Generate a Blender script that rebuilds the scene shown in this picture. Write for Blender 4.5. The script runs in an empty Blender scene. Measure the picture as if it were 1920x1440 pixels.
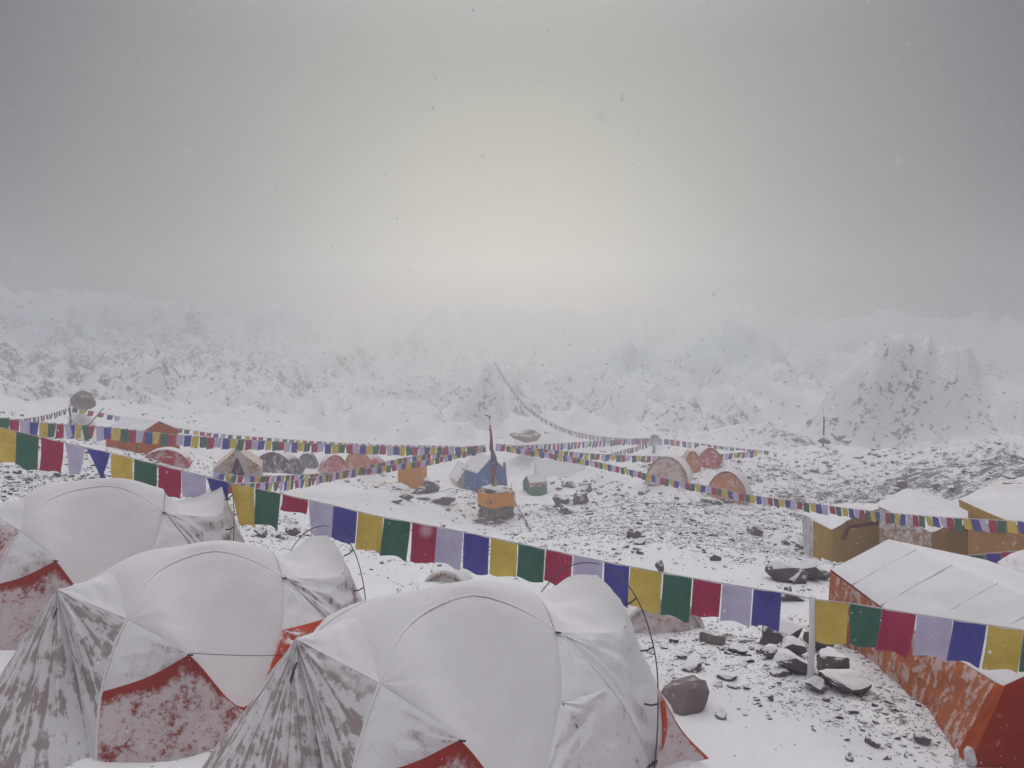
import bpy, bmesh, math, random
import numpy as np
from mathutils import Vector, Matrix, Euler

random.seed(7)
rng = np.random.default_rng(7)
SC = bpy.context.scene
COL = SC.collection
R = math.radians

# ------------------------------------------------------------------ camera
EYE = 3.25
PITCH = math.atan(120 / 1500)
FPX = 1500.0
cam_d = bpy.data.cameras.new("camera")
cam_d.sensor_width = 36.0
cam_d.lens = 36.0 * FPX / 1920.0
cam_d.clip_start = 0.05
cam_d.clip_end = 3000
cam_d.dof.use_dof = True
cam_d.dof.focus_distance = 12.0
cam_d.dof.aperture_fstop = 6.0
cam = bpy.data.objects.new("camera", cam_d)
cam.location = (0, 0, EYE)
cam.rotation_euler = (math.pi / 2 - PITCH, 0, 0)
COL.objects.link(cam)
SC.camera = cam

# ------------------------------------------------------------------ sky, sun, exposure
SUN_EL, SUN_AZ = R(6.0), R(0.0)
world = bpy.data.worlds.new("World")
SC.world = world
world.use_nodes = True
wn, wl = world.node_tree.nodes, world.node_tree.links
wn.clear()


def wnode(t, **k):
    n = wn.new(t)
    for a, b in k.items():
        setattr(n, a, b)
    return n


w_out = wnode("ShaderNodeOutputWorld")
nish = wnode("ShaderNodeTexSky", sky_type='NISHITA', sun_disc=False, sun_elevation=SUN_EL, sun_rotation=SUN_AZ)
nish.dust_density = 1.0
bg_clear = wnode("ShaderNodeBackground")
bg_clear.inputs[1].default_value = 0.08
wl.new(nish.outputs[0], bg_clear.inputs[0])
tc = wnode("ShaderNodeTexCoord")
nrm = wnode("ShaderNodeVectorMath", operation='NORMALIZE')
wl.new(tc.outputs['Generated'], nrm.inputs[0])
dot = wnode("ShaderNodeVectorMath", operation='DOT_PRODUCT')
dot.inputs[1].default_value = (math.sin(SUN_AZ) * math.cos(SUN_EL), math.cos(SUN_AZ) * math.cos(SUN_EL), math.sin(SUN_EL))
wl.new(nrm.outputs[0], dot.inputs[0])
clampd = wnode("ShaderNodeClamp")
clampd.inputs[1].default_value = -1.0
clampd.inputs[2].default_value = 1.0
wl.new(dot.outputs['Value'], clampd.inputs[0])
acos = wnode("ShaderNodeMath", operation='ARCCOSINE')
wl.new(clampd.outputs[0], acos.inputs[0])
ang = wnode("ShaderNodeMath", operation='DIVIDE')
ang.inputs[1].default_value = math.pi
wl.new(acos.outputs[0], ang.inputs[0])
ramp = wnode("ShaderNodeValToRGB")
cr = ramp.color_ramp
cr.interpolation = 'B_SPLINE'
stops = [(0, (.265, .27, .24)), (8, (.275, .28, .255)), (17, (.305, .305, .29)), (25, (.25, .247, .25)), (32, (.152, .145, .168)),
         (40, (.062, .05, .092)), (180, (.05, .042, .072))]
while len(cr.elements) < len(stops):
    cr.elements.new(0.5)
for e, (a, c) in zip(cr.elements, stops):
    e.position = a / 180.0
    e.color = (*c, 1)
wl.new(ang.outputs[0], ramp.inputs[0])
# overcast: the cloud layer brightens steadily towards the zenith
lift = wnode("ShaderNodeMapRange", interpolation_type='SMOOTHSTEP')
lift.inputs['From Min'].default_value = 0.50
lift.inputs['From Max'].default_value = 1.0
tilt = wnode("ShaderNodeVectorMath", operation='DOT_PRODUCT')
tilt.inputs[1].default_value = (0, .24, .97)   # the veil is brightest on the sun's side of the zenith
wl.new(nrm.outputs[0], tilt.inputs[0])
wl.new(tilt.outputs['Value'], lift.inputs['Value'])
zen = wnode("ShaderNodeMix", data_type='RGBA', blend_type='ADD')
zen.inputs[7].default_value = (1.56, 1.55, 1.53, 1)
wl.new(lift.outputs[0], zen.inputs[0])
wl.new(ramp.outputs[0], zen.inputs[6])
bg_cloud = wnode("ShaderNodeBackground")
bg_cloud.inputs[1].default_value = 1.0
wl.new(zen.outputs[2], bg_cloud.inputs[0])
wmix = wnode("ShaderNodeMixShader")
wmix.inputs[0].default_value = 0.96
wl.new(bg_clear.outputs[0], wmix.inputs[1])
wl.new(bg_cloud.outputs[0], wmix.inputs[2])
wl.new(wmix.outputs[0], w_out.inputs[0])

sun_d = bpy.data.lights.new("sun", 'SUN')
sun_d.energy = .18
sun_d.angle = R(26)
sun_d.color = (1.0, 1.0, .86)
sun = bpy.data.objects.new("sun", sun_d)
tosun = Vector((math.sin(SUN_AZ) * math.cos(SUN_EL), math.cos(SUN_AZ) * math.cos(SUN_EL), math.sin(SUN_EL)))
sun.rotation_euler = tosun.to_track_quat('Z', 'Y').to_euler()
sun.location = tosun * 50
COL.objects.link(sun)

vs = SC.view_settings
vs.view_transform = 'Standard'
vs.look = 'None'
vs.exposure = 0.0
vs.gamma = 1.0
vs.use_curve_mapping = False
SC.render.engine = 'CYCLES'
SC.cycles.use_denoising = True
SC.cycles.max_bounces = 8
SC.cycles.diffuse_bounces = 3
SC.cycles.volume_bounces = 3
SC.cycles.sample_clamp_indirect = 4.0


# ------------------------------------------------------------------ picture geometry: a pixel of the photograph and a distance give a place
def P(px, py, d):
    """place at forward distance d (m) seen at pixel (px, py)"""
    a = (px - 960) / FPX
    b = (720 - py) / FPX
    fy = math.cos(PITCH) + b * math.sin(PITCH)
    fz = -math.sin(PITCH) + b * math.cos(PITCH)
    k = d / fy
    return np.array([a * k, d, EYE + fz * k])


def V(p):
    return Vector((float(p[0]), float(p[1]), float(p[2])))


# ------------------------------------------------------------------ noise
def _hash(ix, iy, s):
    h = (ix.astype(np.int64) * 374761393 + iy.astype(np.int64) * 668265263 + s * 1442695041) & 0x7fffffff
    h = ((h ^ (h >> 13)) * 1274126177) & 0x7fffffff
    return ((h ^ (h >> 16)) & 0xffff) / 65535.0


def pnoise(x, y, s=0):
    x = np.asarray(x, float)
    y = np.asarray(y, float)
    ix, iy = np.floor(x), np.floor(y)
    fx, fy = x - ix, y - iy
    u, v = fx * fx * fx * (fx * (fx * 6 - 15) + 10), fy * fy * fy * (fy * (fy * 6 - 15) + 10)

    def g(dx, dy):
        a = _hash(ix + dx, iy + dy, s) * 2 * math.pi
        return np.cos(a) * (fx - dx) + np.sin(a) * (fy - dy)
    n0 = g(0, 0) * (1 - u) + g(1, 0) * u
    n1 = g(0, 1) * (1 - u) + g(1, 1) * u
    return (n0 * (1 - v) + n1 * v) * 1.5


def ridged(x, y, s=0):
    return 1 - np.abs(pnoise(x, y, s)) * 2.2


def sstep(a, b, x):
    t = np.clip((np.asarray(x, float) - a) / (b - a), 0, 1)
    return t * t * (3 - 2 * t)


# ------------------------------------------------------------------ terrain height
CP = []
for az in (-75, -40, 0, 40, 75):
    for r_, z_ in ((0.4, 1.66), (2.0, .95), (3.6, .35)):
        CP.append((math.sin(R(az)) * r_, math.cos(R(az)) * r_, z_))
for q in [(930, 0, 5.6, .05), (430, 0, 6.8, -.11), (100, 0, 8.8, -.06), (1285, 1330, 6.6, None), (1518, 1290, 7.2, None), (1750, 1440, 6.0, None),
          (1450, 1170, 9.4, None), (1700, 1150, 9.0, -.25), (1900, 1250, 8.0, -.2), (1300, 1130, 10.5, None),
          (1300, 1010, 17, None), (1250, 985, 22, None), (1250, 940, 31, None), (1250, 905, 42, None), (1365, 938, 36, None), (1480, 920, 40, None),
          (1543, 850, 58, None), (1600, 955, 38, None), (1700, 872, 60, None), (1500, 1080, 13, None), (1620, 1078, 23.5, None),
          (1850, 875, 40, None), (1900, 1080, 18, None), (1760, 1085, 20, None), (1900, 830, 80, None), (1600, 850, 84, None), (1750, 848, 88, None),
          (760, 1075, 12, None), (560, 1000, 17, None), (700, 1030, 19, None), (930, 1022, 24, None), (930, 988, 36, None), (930, 945, 45, None),
          (930, 905, 58, None), (930, 872, 75, None), (930, 838, 92, None), (930, 800, 110, None), (930, 745, 145, None), (930, 690, 190, None),
          (930, 640, 240, None), (930, 600, 280, None), (930, 588, 340, None),
          (50, 945, 13, None), (50, 882, 18, None), (200, 868, 21, None), (330, 885, 24, None), (400, 890, 28, None), (270, 846, 42, None), (310, 872, 31, None),
          (510, 886, 36, None), (620, 902, 40, None), (700, 935, 34, None), (600, 960, 26, None), (772, 910, 44, None), (800, 948, 38, None),
          (150, 815, 40, None), (60, 790, 55, None), (60, 755, 80, None), (60, 700, 120, None), (60, 650, 170, None), (100, 610, 230, None), (150, 560, 290, None), (60, 560, 250, None), (50, 550, 340, None), (400, 800, 70, None), (400, 750, 110, None), (400, 680, 170, None), (420, 600, 260, None), (420, 580, 340, None), (650, 840, 80, None), (650, 790, 110, None), (650, 680, 190, None), (650, 600, 300, None),
          (1225, 845, 75, None), (1225, 800, 105, None), (1225, 730, 150, None), (1225, 660, 210, None), (1225, 600, 290, None), (1225, 592, 340, None),
          (1450, 770, 100, None), (1450, 700, 150, None), (1450, 640, 230, None), (1450, 600, 330, None),
          (1750, 815, 120, None), (1750, 735, 180, None), (1800, 640, 250, None), (1850, 605, 335, None)]:
    px, py, d, z = q
    p = P(px, py if py else 1000, d)
    CP.append((p[0], p[1], p[2] if z is None else z))
CP = np.array(CP)


def _feat(x, y):
    r = np.maximum(np.hypot(x, y), 0.3)
    az = np.clip(np.arctan2(x, y), -1.25, 1.25)
    return np.stack([az * 1.6, np.log(r)], -1)


_F = _feat(CP[:, 0], CP[:, 1])


def _kern(d):
    return np.where(d > 1e-9, d * d * np.log(np.maximum(d, 1e-9)), 0)


_n = len(CP)
_A = np.zeros((_n + 3, _n + 3))
_A[:_n, :_n] = _kern(np.linalg.norm(_F[:, None] - _F[None], axis=-1)) + np.eye(_n) * 2e-3
_A[:_n, _n] = 1
_A[:_n, _n + 1:] = _F
_A[_n:, :_n] = _A[:_n, _n:].T
_C = np.linalg.solve(_A, np.concatenate([CP[:, 2], np.zeros(3)]))


def W(px, py, d):
    p = P(px, py, d)
    return p[0], p[1]


# cones, ice towers and heaps: (x, y, radius, height, sharpness)
BUMPS = []
for (px, d, rad, h, sh) in [(1775, 98, 18, 11.5, .85), (1690, 94, 10, 5.5, 1.0), (1850, 112, 12, 7.5, 1.0), (1650, 112, 9, 4.5, 1.1), (1560, 118, 9, 3.0, 1.2),
                            (235, 262, 30, 7, .8), (450, 255, 24, 7, .9), (560, 290, 26, 3, 1), (1340, 170, 16, 6, .9), (1420, 175, 12, 4, 1),
                            (60, 210, 22, 7, .9), (120, 190, 18, 5, .9), (925, 125, 9, 7.0, .9), (760, 210, 20, 5, 1), (1100, 230, 22, 6, 1),
                            (1160, 185, 14, 4, 1), (650, 115, 12, 2.2, 1.2), (300, 110, 12, 2.5, 1.2), (1690, 180, 24, 7, 1), (1250, 290, 34, 4, 1),
                            (820, 300, 36, 4, 1), (1000, 310, 40, 4, 1), (1400, 310, 40, 4, 1), (1800, 290, 44, 5, 1),
                            (150, 41, 2.2, 1.0, 1.0), (990, 66, 4.5, 1.6, 1.2), (1543, 58, 4, .9, 1.4)]:
    x, y = W(px, 700, d)
    BUMPS.append((x, y, rad, h, sh))


def ground(x, y):
    x = np.atleast_1d(np.asarray(x, float))
    y = np.atleast_1d(np.asarray(y, float))
    out = np.empty(len(x))
    for s in range(0, len(x), 20000):
        xs, ys = x[s:s + 20000], y[s:s + 20000]
        f = _feat(xs, ys)
        k = _kern(np.linalg.norm(f[:, None] - _F[None], axis=-1))
        z = k @ _C[:_n] + _C[_n] + f @ _C[_n + 1:]
        r = np.hypot(xs, ys)
        z += .05 * pnoise(xs / .9, ys / .9, 1) * sstep(2, 6, r)
        z += (.016 * pnoise(xs / .34, ys / .34, 41) + .008 * pnoise(xs / .15, ys / .15, 42)) * sstep(2, 4, r) * sstep(40, 20, r)
        z += .10 * pnoise(xs / 2.3, ys / 2.3, 2) * sstep(8, 16, r)
        z += .75 * pnoise(xs / 11, ys / 11, 15) * sstep(18, 40, r)
        z += .48 * pnoise(xs / 6, ys / 6, 3) * sstep(14, 34, r)
        z += .30 * ridged(xs / 3.1, ys / 3.1, 14) * sstep(24, 50, r)
        g = sstep(70, 125, r)
        cxx, cyy = W(1775, 700, 98)
        g = g * (1 - .45 * np.exp(-((xs - cxx) ** 2 + (ys - cyy) ** 2) / 20 ** 2))
        z += g * (3.2 * (ridged(xs / 21, ys / 26, 4) - .55) + 2.6 * (ridged(xs / 8, ys / 11, 5) - .5) + .95 * (ridged(xs / 3.4, ys / 4.2, 6) - .5))
        z += sstep(140, 280, r) * 3.6 * (ridged(xs / 46, ys / 60, 7) - .6)
        z += g * 1.9 * (np.clip(ridged(xs / 13 + .3 * pnoise(xs / 9, ys / 9, 17), ys / 19, 16), 0, 1) ** 2 - .35)
        for (tx, ty) in ((-.375, 5.579), (-2.774, 7.046), (-4.646, 8.992)):   # snow shovelled up round the tents
            z += .07 * np.exp(-((np.hypot(xs - tx, ys - ty) - 1.6) / .28) ** 2) * (1 + .8 * pnoise(xs * 2.2, ys * 2.2, 51))
        for (bx, by, rad, h, sh) in BUMPS:
            dd = np.hypot(xs - bx, ys - by)
            m = dd < rad * 1.6
            if m.any():
                a = np.arctan2(xs[m] - bx, ys[m] - by)
                rr = dd[m] / (rad * (1 + .22 * pnoise(a * 1.3, dd[m] * 0 + bx, 8) + .10 * pnoise(a * 4, dd[m] / rad * 2, 9)))
                rr = rr - .09 * ridged(a * 3.2 + bx, dd[m] / rad * .6, 10) * sstep(0, .25, dd[m] / rad)
                z[m] += h * np.clip(1 - rr, 0, 1) ** sh * sstep(0, .3, 1 - rr) ** .4
        out[s:s + 20000] = z
    return out


def gz(x, y):
    return float(ground([x], [y])[0])


def on_ground(px, py):
    """first place of the terrain on the line of sight through a pixel"""
    p1 = P(px, py, 1.0)
    dirv = p1 - np.array([0, 0, EYE])
    t = np.exp(np.linspace(math.log(2.5), math.log(640), 700))
    X, Y, Z = dirv[0] * t, dirv[1] * t, EYE + dirv[2] * t
    below = Z < ground(X, Y)
    i = int(np.argmax(below)) if below.any() else len(t) - 1
    return np.array([X[i], Y[i], Z[i]])


# ------------------------------------------------------------------ object helpers
def add_obj(name, data, parent=None, mat=None):
    o = bpy.data.objects.new(name, data)
    COL.objects.link(o)
    if parent is not None:
        o.parent = parent
    if mat is not None and data is not None and len(data.materials) == 0:
        data.materials.append(mat)
    return o


def tag(o, label=None, cat=None, group=None, kind=None):
    if label:
        o["label"] = label
    if cat:
        o["category"] = cat
    if group:
        o["group"] = group
    if kind:
        o["kind"] = kind
    return o


def thing(name, loc, label, cat, group=None, rz=0):
    o = bpy.data.objects.new(name, None)
    o.empty_display_size = .2
    o.location = V(loc)
    o.rotation_euler = (0, 0, rz)
    COL.objects.link(o)
    return tag(o, label, cat, group)


def mesh_from(name, verts, faces, uv=None, smooth=True):
    me = bpy.data.meshes.new(name)
    me.from_pydata([tuple(map(float, v)) for v in verts], [], faces)
    if uv is not None:
        l = me.uv_layers.new(name="UVMap")
        for poly in me.polygons:
            for li in poly.loop_indices:
                l.data[li].uv = uv[me.loops[li].vertex_index]
    if smooth:
        me.polygons.foreach_set("use_smooth", [True] * len(me.polygons))
    me.update()
    return me


def big_mesh(name, verts, faces, smooth=False):
    """faces: (n, k) array"""
    me = bpy.data.meshes.new(name)
    verts = np.asarray(verts, np.float32)
    faces = np.asarray(faces, np.int32)
    k = faces.shape[1]
    me.vertices.add(len(verts))
    me.vertices.foreach_set("co", verts.ravel())
    me.loops.add(faces.size)
    me.loops.foreach_set("vertex_index", faces.ravel())
    me.polygons.add(len(faces))
    me.polygons.foreach_set("loop_start", np.arange(0, faces.size, k, dtype=np.int32))
    me.polygons.foreach_set("loop_total", np.full(len(faces), k, np.int32))
    me.polygons.foreach_set("use_smooth", np.full(len(faces), smooth))
    me.update(calc_edges=True)
    me.validate()
    return me


def crv(pts, n):
    """Catmull-Rom through pts, n+1 samples even in length"""
    pts = np.asarray(pts, float)
    if len(pts) == 1:
        return np.repeat(pts, n + 1, 0)
    if len(pts) > 2:
        q = np.vstack([2 * pts[0] - pts[1], pts, 2 * pts[-1] - pts[-2]])
        out = []
        for i in range(1, len(q) - 2):
            for t in np.linspace(0, 1, 16, endpoint=False):
                a, b, c, d = q[i - 1], q[i], q[i + 1], q[i + 2]
                out.append(.5 * (2 * b + (c - a) * t + (2 * a - 5 * b + 4 * c - d) * t * t + (3 * b - a - 3 * c + d) * t ** 3))
        out.append(pts[-1])
        pts = np.array(out)
    L = np.concatenate([[0], np.cumsum(np.linalg.norm(np.diff(pts, axis=0), axis=1))])
    if L[-1] < 1e-9:
        return np.repeat(pts[:1], n + 1, 0)
    s = np.linspace(0, L[-1], n + 1)
    return np.stack([np.interp(s, L, pts[:, k]) for k in range(3)], -1)


def loft_mesh(name, c0, c1, n=26, m=16, bulge=0.0, center=None, wr=0.0, wrf=(6, 6), pleat=0.0, pleats=9, seed=0, ep=.6, lin=False):
    if lin:
        def rs(c):
            c = np.asarray(c, float)
            L = np.concatenate([[0], np.cumsum(np.linalg.norm(np.diff(c, axis=0), axis=1))]) if len(c) > 1 else np.array([0.])
            if len(c) == 1 or L[-1] < 1e-9:
                return np.repeat(c[:1], n + 1, 0)
            s = np.linspace(0, L[-1], n + 1)
            return np.stack([np.interp(s, L, c[:, k]) for k in range(3)], -1)
        a, b = rs(c0), rs(c1)
    else:
        a, b = crv(c0, n), crv(c1, n)
    t = np.linspace(0, 1, m + 1)[:, None, None]
    G = a[None] * (1 - t) + b[None] * t
    du = np.gradient(G, axis=1)
    dv = np.gradient(G, axis=0)
    N = np.cross(du, dv)
    ln = np.linalg.norm(N, axis=-1, keepdims=True)
    N = np.where(ln > 1e-9, N / np.maximum(ln, 1e-9), 0)
    mean = N.reshape(-1, 3).mean(0)
    mean /= max(np.linalg.norm(mean), 1e-9)
    if center is not None and np.dot(mean, G.reshape(-1, 3).mean(0) - np.asarray(center)) < 0:
        N, mean = -N, -mean
    N = N * .35 + mean * .65
    tt = np.linspace(0, 1, m + 1)[:, None]
    ss = np.linspace(0, 1, n + 1)[None]
    env = np.sqrt(np.clip(4 * tt * (1 - tt), 0, 1)) * np.sqrt(np.clip(np.sin(np.pi * ss), 0, 1))
    env2 = (4 * tt * (1 - tt)) ** .6 * np.clip(np.sin(np.pi * ss), 0, 1) ** ep
    disp = bulge * env2
    if wr:
        disp = disp + wr * env * (pnoise(ss * wrf[0] + tt * 1.3, tt * wrf[1] + seed * 3.1, seed + 20) + .5 * pnoise(ss * wrf[0] * 2.3, tt * wrf[1] * 2.1, seed + 21))
    if pleat:
        ph = ss * pleats * 2 * np.pi + 1.2 * pnoise(ss * 5, tt * 2 + seed, seed + 5) * 2
        disp = disp + pleat * np.sin(ph) * (np.sin(np.pi * np.clip(tt, 0, 1) ** .7)) * np.clip(np.sin(np.pi * ss), 0, 1) ** (ep + .1)
    G = G + N * disp[..., None]
    verts = G.reshape(-1, 3)
    faces = []
    for j in range(m):
        for i in range(n):
            q = j * (n + 1) + i
            faces.append((q, q + 1, q + n + 2, q + n + 1))
    uv = [(i / n, j / m) for j in range(m + 1) for i in range(n + 1)]
    return mesh_from(name, verts, faces, uv)


def coons_mesh(name, cb, ct, cl, cr_, n=24, m=14, bulge=0.0, wr=0.0, wrf=(4, 4), seed=0, center=None):
    """four edge curves: bottom and top run left to right, left and right run bottom to top"""
    B_, T_, L_, R_ = crv(cb, n), crv(ct, n), crv(cl, m), crv(cr_, m)
    s = np.linspace(0, 1, n + 1)[None, :, None]
    t = np.linspace(0, 1, m + 1)[:, None, None]
    # ruled between bottom and top, the bow of the end curves dying away inwards
    tl = t[:, 0]
    dl = L_ - ((1 - tl) * L_[0] + tl * L_[-1])
    dr = R_ - ((1 - tl) * R_[0] + tl * R_[-1])
    G = (1 - t) * B_[None] + t * T_[None] + (1 - s) ** 3 * dl[:, None] + s ** 3 * dr[:, None]
    N = np.cross(np.gradient(G, axis=1), np.gradient(G, axis=0))
    N /= np.maximum(np.linalg.norm(N, axis=-1, keepdims=True), 1e-9)
    if center is not None and np.dot(N.reshape(-1, 3).mean(0), G.reshape(-1, 3).mean(0) - np.asarray(center)) < 0:
        N = -N
    tt, ss = t[..., 0], s[..., 0]
    env = (4 * tt * (1 - tt)) ** .6 * np.clip(np.sin(np.pi * ss), 0, 1) ** .6
    G = G + N * (bulge * env + wr * env * pnoise(ss * wrf[0] + seed, tt * wrf[1] + seed * 3.1, seed + 20))[..., None]
    faces = []
    for j in range(m):
        for i in range(n):
            q = j * (n + 1) + i
            faces.append((q, q + 1, q + n + 2, q + n + 1))
    return mesh_from(name, G.reshape(-1, 3), faces, [(i / n, j / m) for j in range(m + 1) for i in range(n + 1)])


def tube_mesh(name, pts, rad, sides=6, closed_caps=True, taper=None):
    pts = np.asarray(pts, float)
    n = len(pts)
    T = np.gradient(pts, axis=0)
    T /= np.maximum(np.linalg.norm(T, axis=1, keepdims=True), 1e-9)
    up = np.array([0, 0, 1.0]) if abs(T[0][2]) < .9 else np.array([0, 1.0, 0])
    verts, faces = [], []
    for i in range(n):
        a = np.cross(T[i], up)
        a /= max(np.linalg.norm(a), 1e-9)
        b = np.cross(a, T[i])
        rr = rad if taper is None else rad * (1 + (taper - 1) * i / (n - 1))
        for k in range(sides):
            an = 2 * math.pi * k / sides
            verts.append(pts[i] + rr * (math.cos(an) * a + math.sin(an) * b))
    for i in range(n - 1):
        for k in range(sides):
            k2 = (k + 1) % sides
            faces.append((i * sides + k, i * sides + k2, (i + 1) * sides + k2, (i + 1) * sides + k))
    if closed_caps:
        faces.append(tuple(range(sides))[::-1])
        faces.append(tuple(range((n - 1) * sides, n * sides)))
    return mesh_from(name, verts, faces)


# ------------------------------------------------------------------ materials
def new_mat(name):
    m = bpy.data.materials.new(name)
    m.use_nodes = True
    nt = m.node_tree
    return m, nt, nt.nodes, nt.links, nt.nodes["Principled BSDF"]


class NB:
    """tiny node writer"""

    def __init__(self, nt):
        self.nt, self.n, self.l = nt, nt.nodes, nt.links

    def put(self, sock, v):
        if isinstance(v, (int, float)):
            sock.default_value = v
        elif isinstance(v, tuple):
            sock.default_value = v if len(v) == len(sock.default_value) else (*v, 1)
        else:
            self.l.new(v, sock)

    def math(self, op, a, b=0.0, c=None, clamp=False):
        x = self.n.new("ShaderNodeMath")
        x.operation = op
        x.use_clamp = clamp
        self.put(x.inputs[0], a)
        self.put(x.inputs[1], b)
        if c is not None:
            self.put(x.inputs[2], c)
        return x.outputs[0]

    def noise(self, vec, scale, detail=4, rough=.55, dist=0):
        x = self.n.new("ShaderNodeTexNoise")
        if vec is not None:
            self.l.new(vec, x.inputs['Vector'])
        x.inputs['Scale'].default_value = scale
        x.inputs['Detail'].default_value = detail
        x.inputs['Roughness'].default_value = rough
        x.inputs['Distortion'].default_value = dist
        return x.outputs[0]

    def step(self, v, a, b):
        x = self.n.new("ShaderNodeMapRange")
        x.interpolation_type = 'SMOOTHSTEP'
        x.inputs['From Min'].default_value = a
        x.inputs['From Max'].default_value = b
        self.l.new(v, x.inputs['Value'])
        return x.outputs[0]

    def mix(self, f, a, b):
        x = self.n.new("ShaderNodeMix")
        x.data_type = 'RGBA'
        self.put(x.inputs[0], f)
        self.put(x.inputs[6], a)
        self.put(x.inputs[7], b)
        return x.outputs[2]

    def scalevec(self, vec, s):
        x = self.n.new("ShaderNodeMapping")
        self.l.new(vec, x.inputs[0])
        x.inputs['Scale'].default_value = s
        return x.outputs[0]

    def bump(self, h, strength, dist, bsdf):
        x = self.n.new("ShaderNodeBump")
        x.inputs['Strength'].default_value = strength
        x.inputs['Distance'].default_value = dist
        self.l.new(h, x.inputs['Height'])
        self.l.new(x.outputs[0], bsdf.inputs['Normal'])


SNOW = (.84, .84, .855)


def coords(nb):
    t = nb.n.new("ShaderNodeTexCoord")
    g = nb.n.new("ShaderNodeNewGeometry")
    s = nb.n.new("ShaderNodeSeparateXYZ")
    nb.l.new(g.outputs['Normal'], s.inputs[0])
    return t, g, s.outputs[2]


def mat_plain(name, col, rough=.8, var=.12, scale=8.0):
    m, nt, n, l, b = new_mat(name)
    nb = NB(nt)
    t, g, nz = coords(nb)
    f = nb.noise(t.outputs['Object'], scale)
    dark = tuple(c * (1 - var) for c in col)
    lite = tuple(min(1, c * (1 + var)) for c in col)
    l.new(nb.mix(f, dark, lite), b.inputs['Base Color'])
    b.inputs['Roughness'].default_value = rough
    return m


def mat_snowy(name, col, cover=.5, dust=.25, scale=14.0, rough=.85, streak=0.0, band=0.0, band_w=.2, col2=None, thick=0.0, maxc=.86, lmax=1.0):
    """cloth or stone under snow: snow lies where the surface faces up; dust = share of clinging snow on steep faces;
    band = bare strip along the upper seam (UV v small) where snow slid off; streak = runs down the fall line (UV)"""
    m, nt, n, l, b = new_mat(name)
    nb = NB(nt)
    t, g, nz = coords(nb)
    uv = t.outputs['UV']
    pos = g.outputs['Position']
    f1 = nb.noise(pos, scale, 6, .65)
    f2 = nb.noise(pos, scale * .22, 3, .5)
    f3 = nb.noise(pos, scale * 5, 3, .6)
    # lying snow
    lie = nb.math('ADD', nz, nb.math('MULTIPLY', nb.math('SUBTRACT', f1, .5), .35))
    lie = nb.math('ADD', lie, nb.math('MULTIPLY', nb.math('SUBTRACT', f2, .5), .35))
    lie = nb.step(lie, 1 - cover - .10, 1 - cover + .10)
    if lmax < 1:   # thin snow lets the cloth tint through, unevenly
        lie = nb.math('MULTIPLY', lie, nb.math('SUBTRACT', lmax, nb.math('MULTIPLY', nb.step(f2, .35, .7), .10)))
    # clinging dust
    d = nb.math('ADD', nb.math('MULTIPLY', f1, .7), nb.math('MULTIPLY', f3, .3))
    d = nb.math('ADD', d, nb.math('MULTIPLY', nb.math('SUBTRACT', f2, .5), .5))
    cling = nb.step(d, .62 - dust * .5, .80 - dust * .5)
    cling = nb.math('MULTIPLY', cling, maxc)
    if streak:
        sv = nb.scalevec(uv, (25, 2.0, 1))
        s1 = nb.noise(sv, 1.0, 5, .6, .6)
        s1 = nb.math('ADD', s1, nb.math('MULTIPLY', nb.math('SUBTRACT', f1, .5), .8))
        st = nb.step(s1, .52 - streak * .3, .64 - streak * .3)
        cling = nb.math('MULTIPLY', st, min(.8, maxc))
    if band:
        su = nb.n.new("ShaderNodeSeparateXYZ")
        l.new(uv, su.inputs[0])
        wob = nb.noise(nb.scalevec(uv, (5, 2, 1)), 1.0, 4, .6)
        fine = nb.math('MULTIPLY', nb.math('SUBTRACT', f1, .5), .9)
        e = nb.math('SUBTRACT', su.outputs[1], nb.math('MULTIPLY', wob, band_w * 1.6))
        e = nb.math('ADD', e, nb.math('MULTIPLY', fine, band_w * 1.5))
        keep = nb.step(e, -band_w * .35, band_w * .25)
        keep = nb.math('MAXIMUM', keep, 1 - band)
        cling = nb.math('MULTIPLY', cling, keep)
        lie = nb.math('MULTIPLY', lie, keep)
    # grains: the cloth shows through the snow in tiny specks
    grain = nb.math('MULTIPLY', nb.step(nb.noise(pos, 95.0, 2, .5), .56, .70), .16)
    snow = nb.math('MULTIPLY', nb.math('MAXIMUM', lie, cling), nb.math('SUBTRACT', 1.0, grain))
    cv = nb.math('MULTIPLY', f2, 1.0)
    base = nb.mix(cv, tuple(c * .8 for c in col), tuple(c for c in (col2 or tuple(min(1, c * 1.15) for c in col))))
    l.new(nb.mix(snow, base, nb.mix(f2, (.70, .695, .715), (.90, .90, .905))), b.inputs['Base Color'])
    b.inputs['Roughness'].default_value = rough
    b.inputs['Specular IOR Level'].default_value = .25
    nb.bump(nb.math('ADD', nb.math('MULTIPLY', snow, .6), nb.math('ADD', nb.math('MULTIPLY', f1, .8), nb.math('MULTIPLY', f3, .25))), .5, .02 + thick, b)
    return m


def mat_rock(name, col, cover, scale):
    return mat_snowy(name, col, cover=cover, dust=.10, scale=scale, rough=.9, col2=tuple(c * 1.9 for c in col))


M_ROCK = mat_rock("rock_snowy", (.085, .068, .078), .50, 9.0)
M_ROCK_BARE = mat_rock("rock_bare", (.17, .138, .138), .06, 10.0)
M_ROCK_DARK = mat_rock("rock_dark", (.10, .083, .092), .52, 9.0)
M_ROCK_FAR = mat_rock("rock_far", (.10, .085, .10), .38, 2.0)

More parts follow.
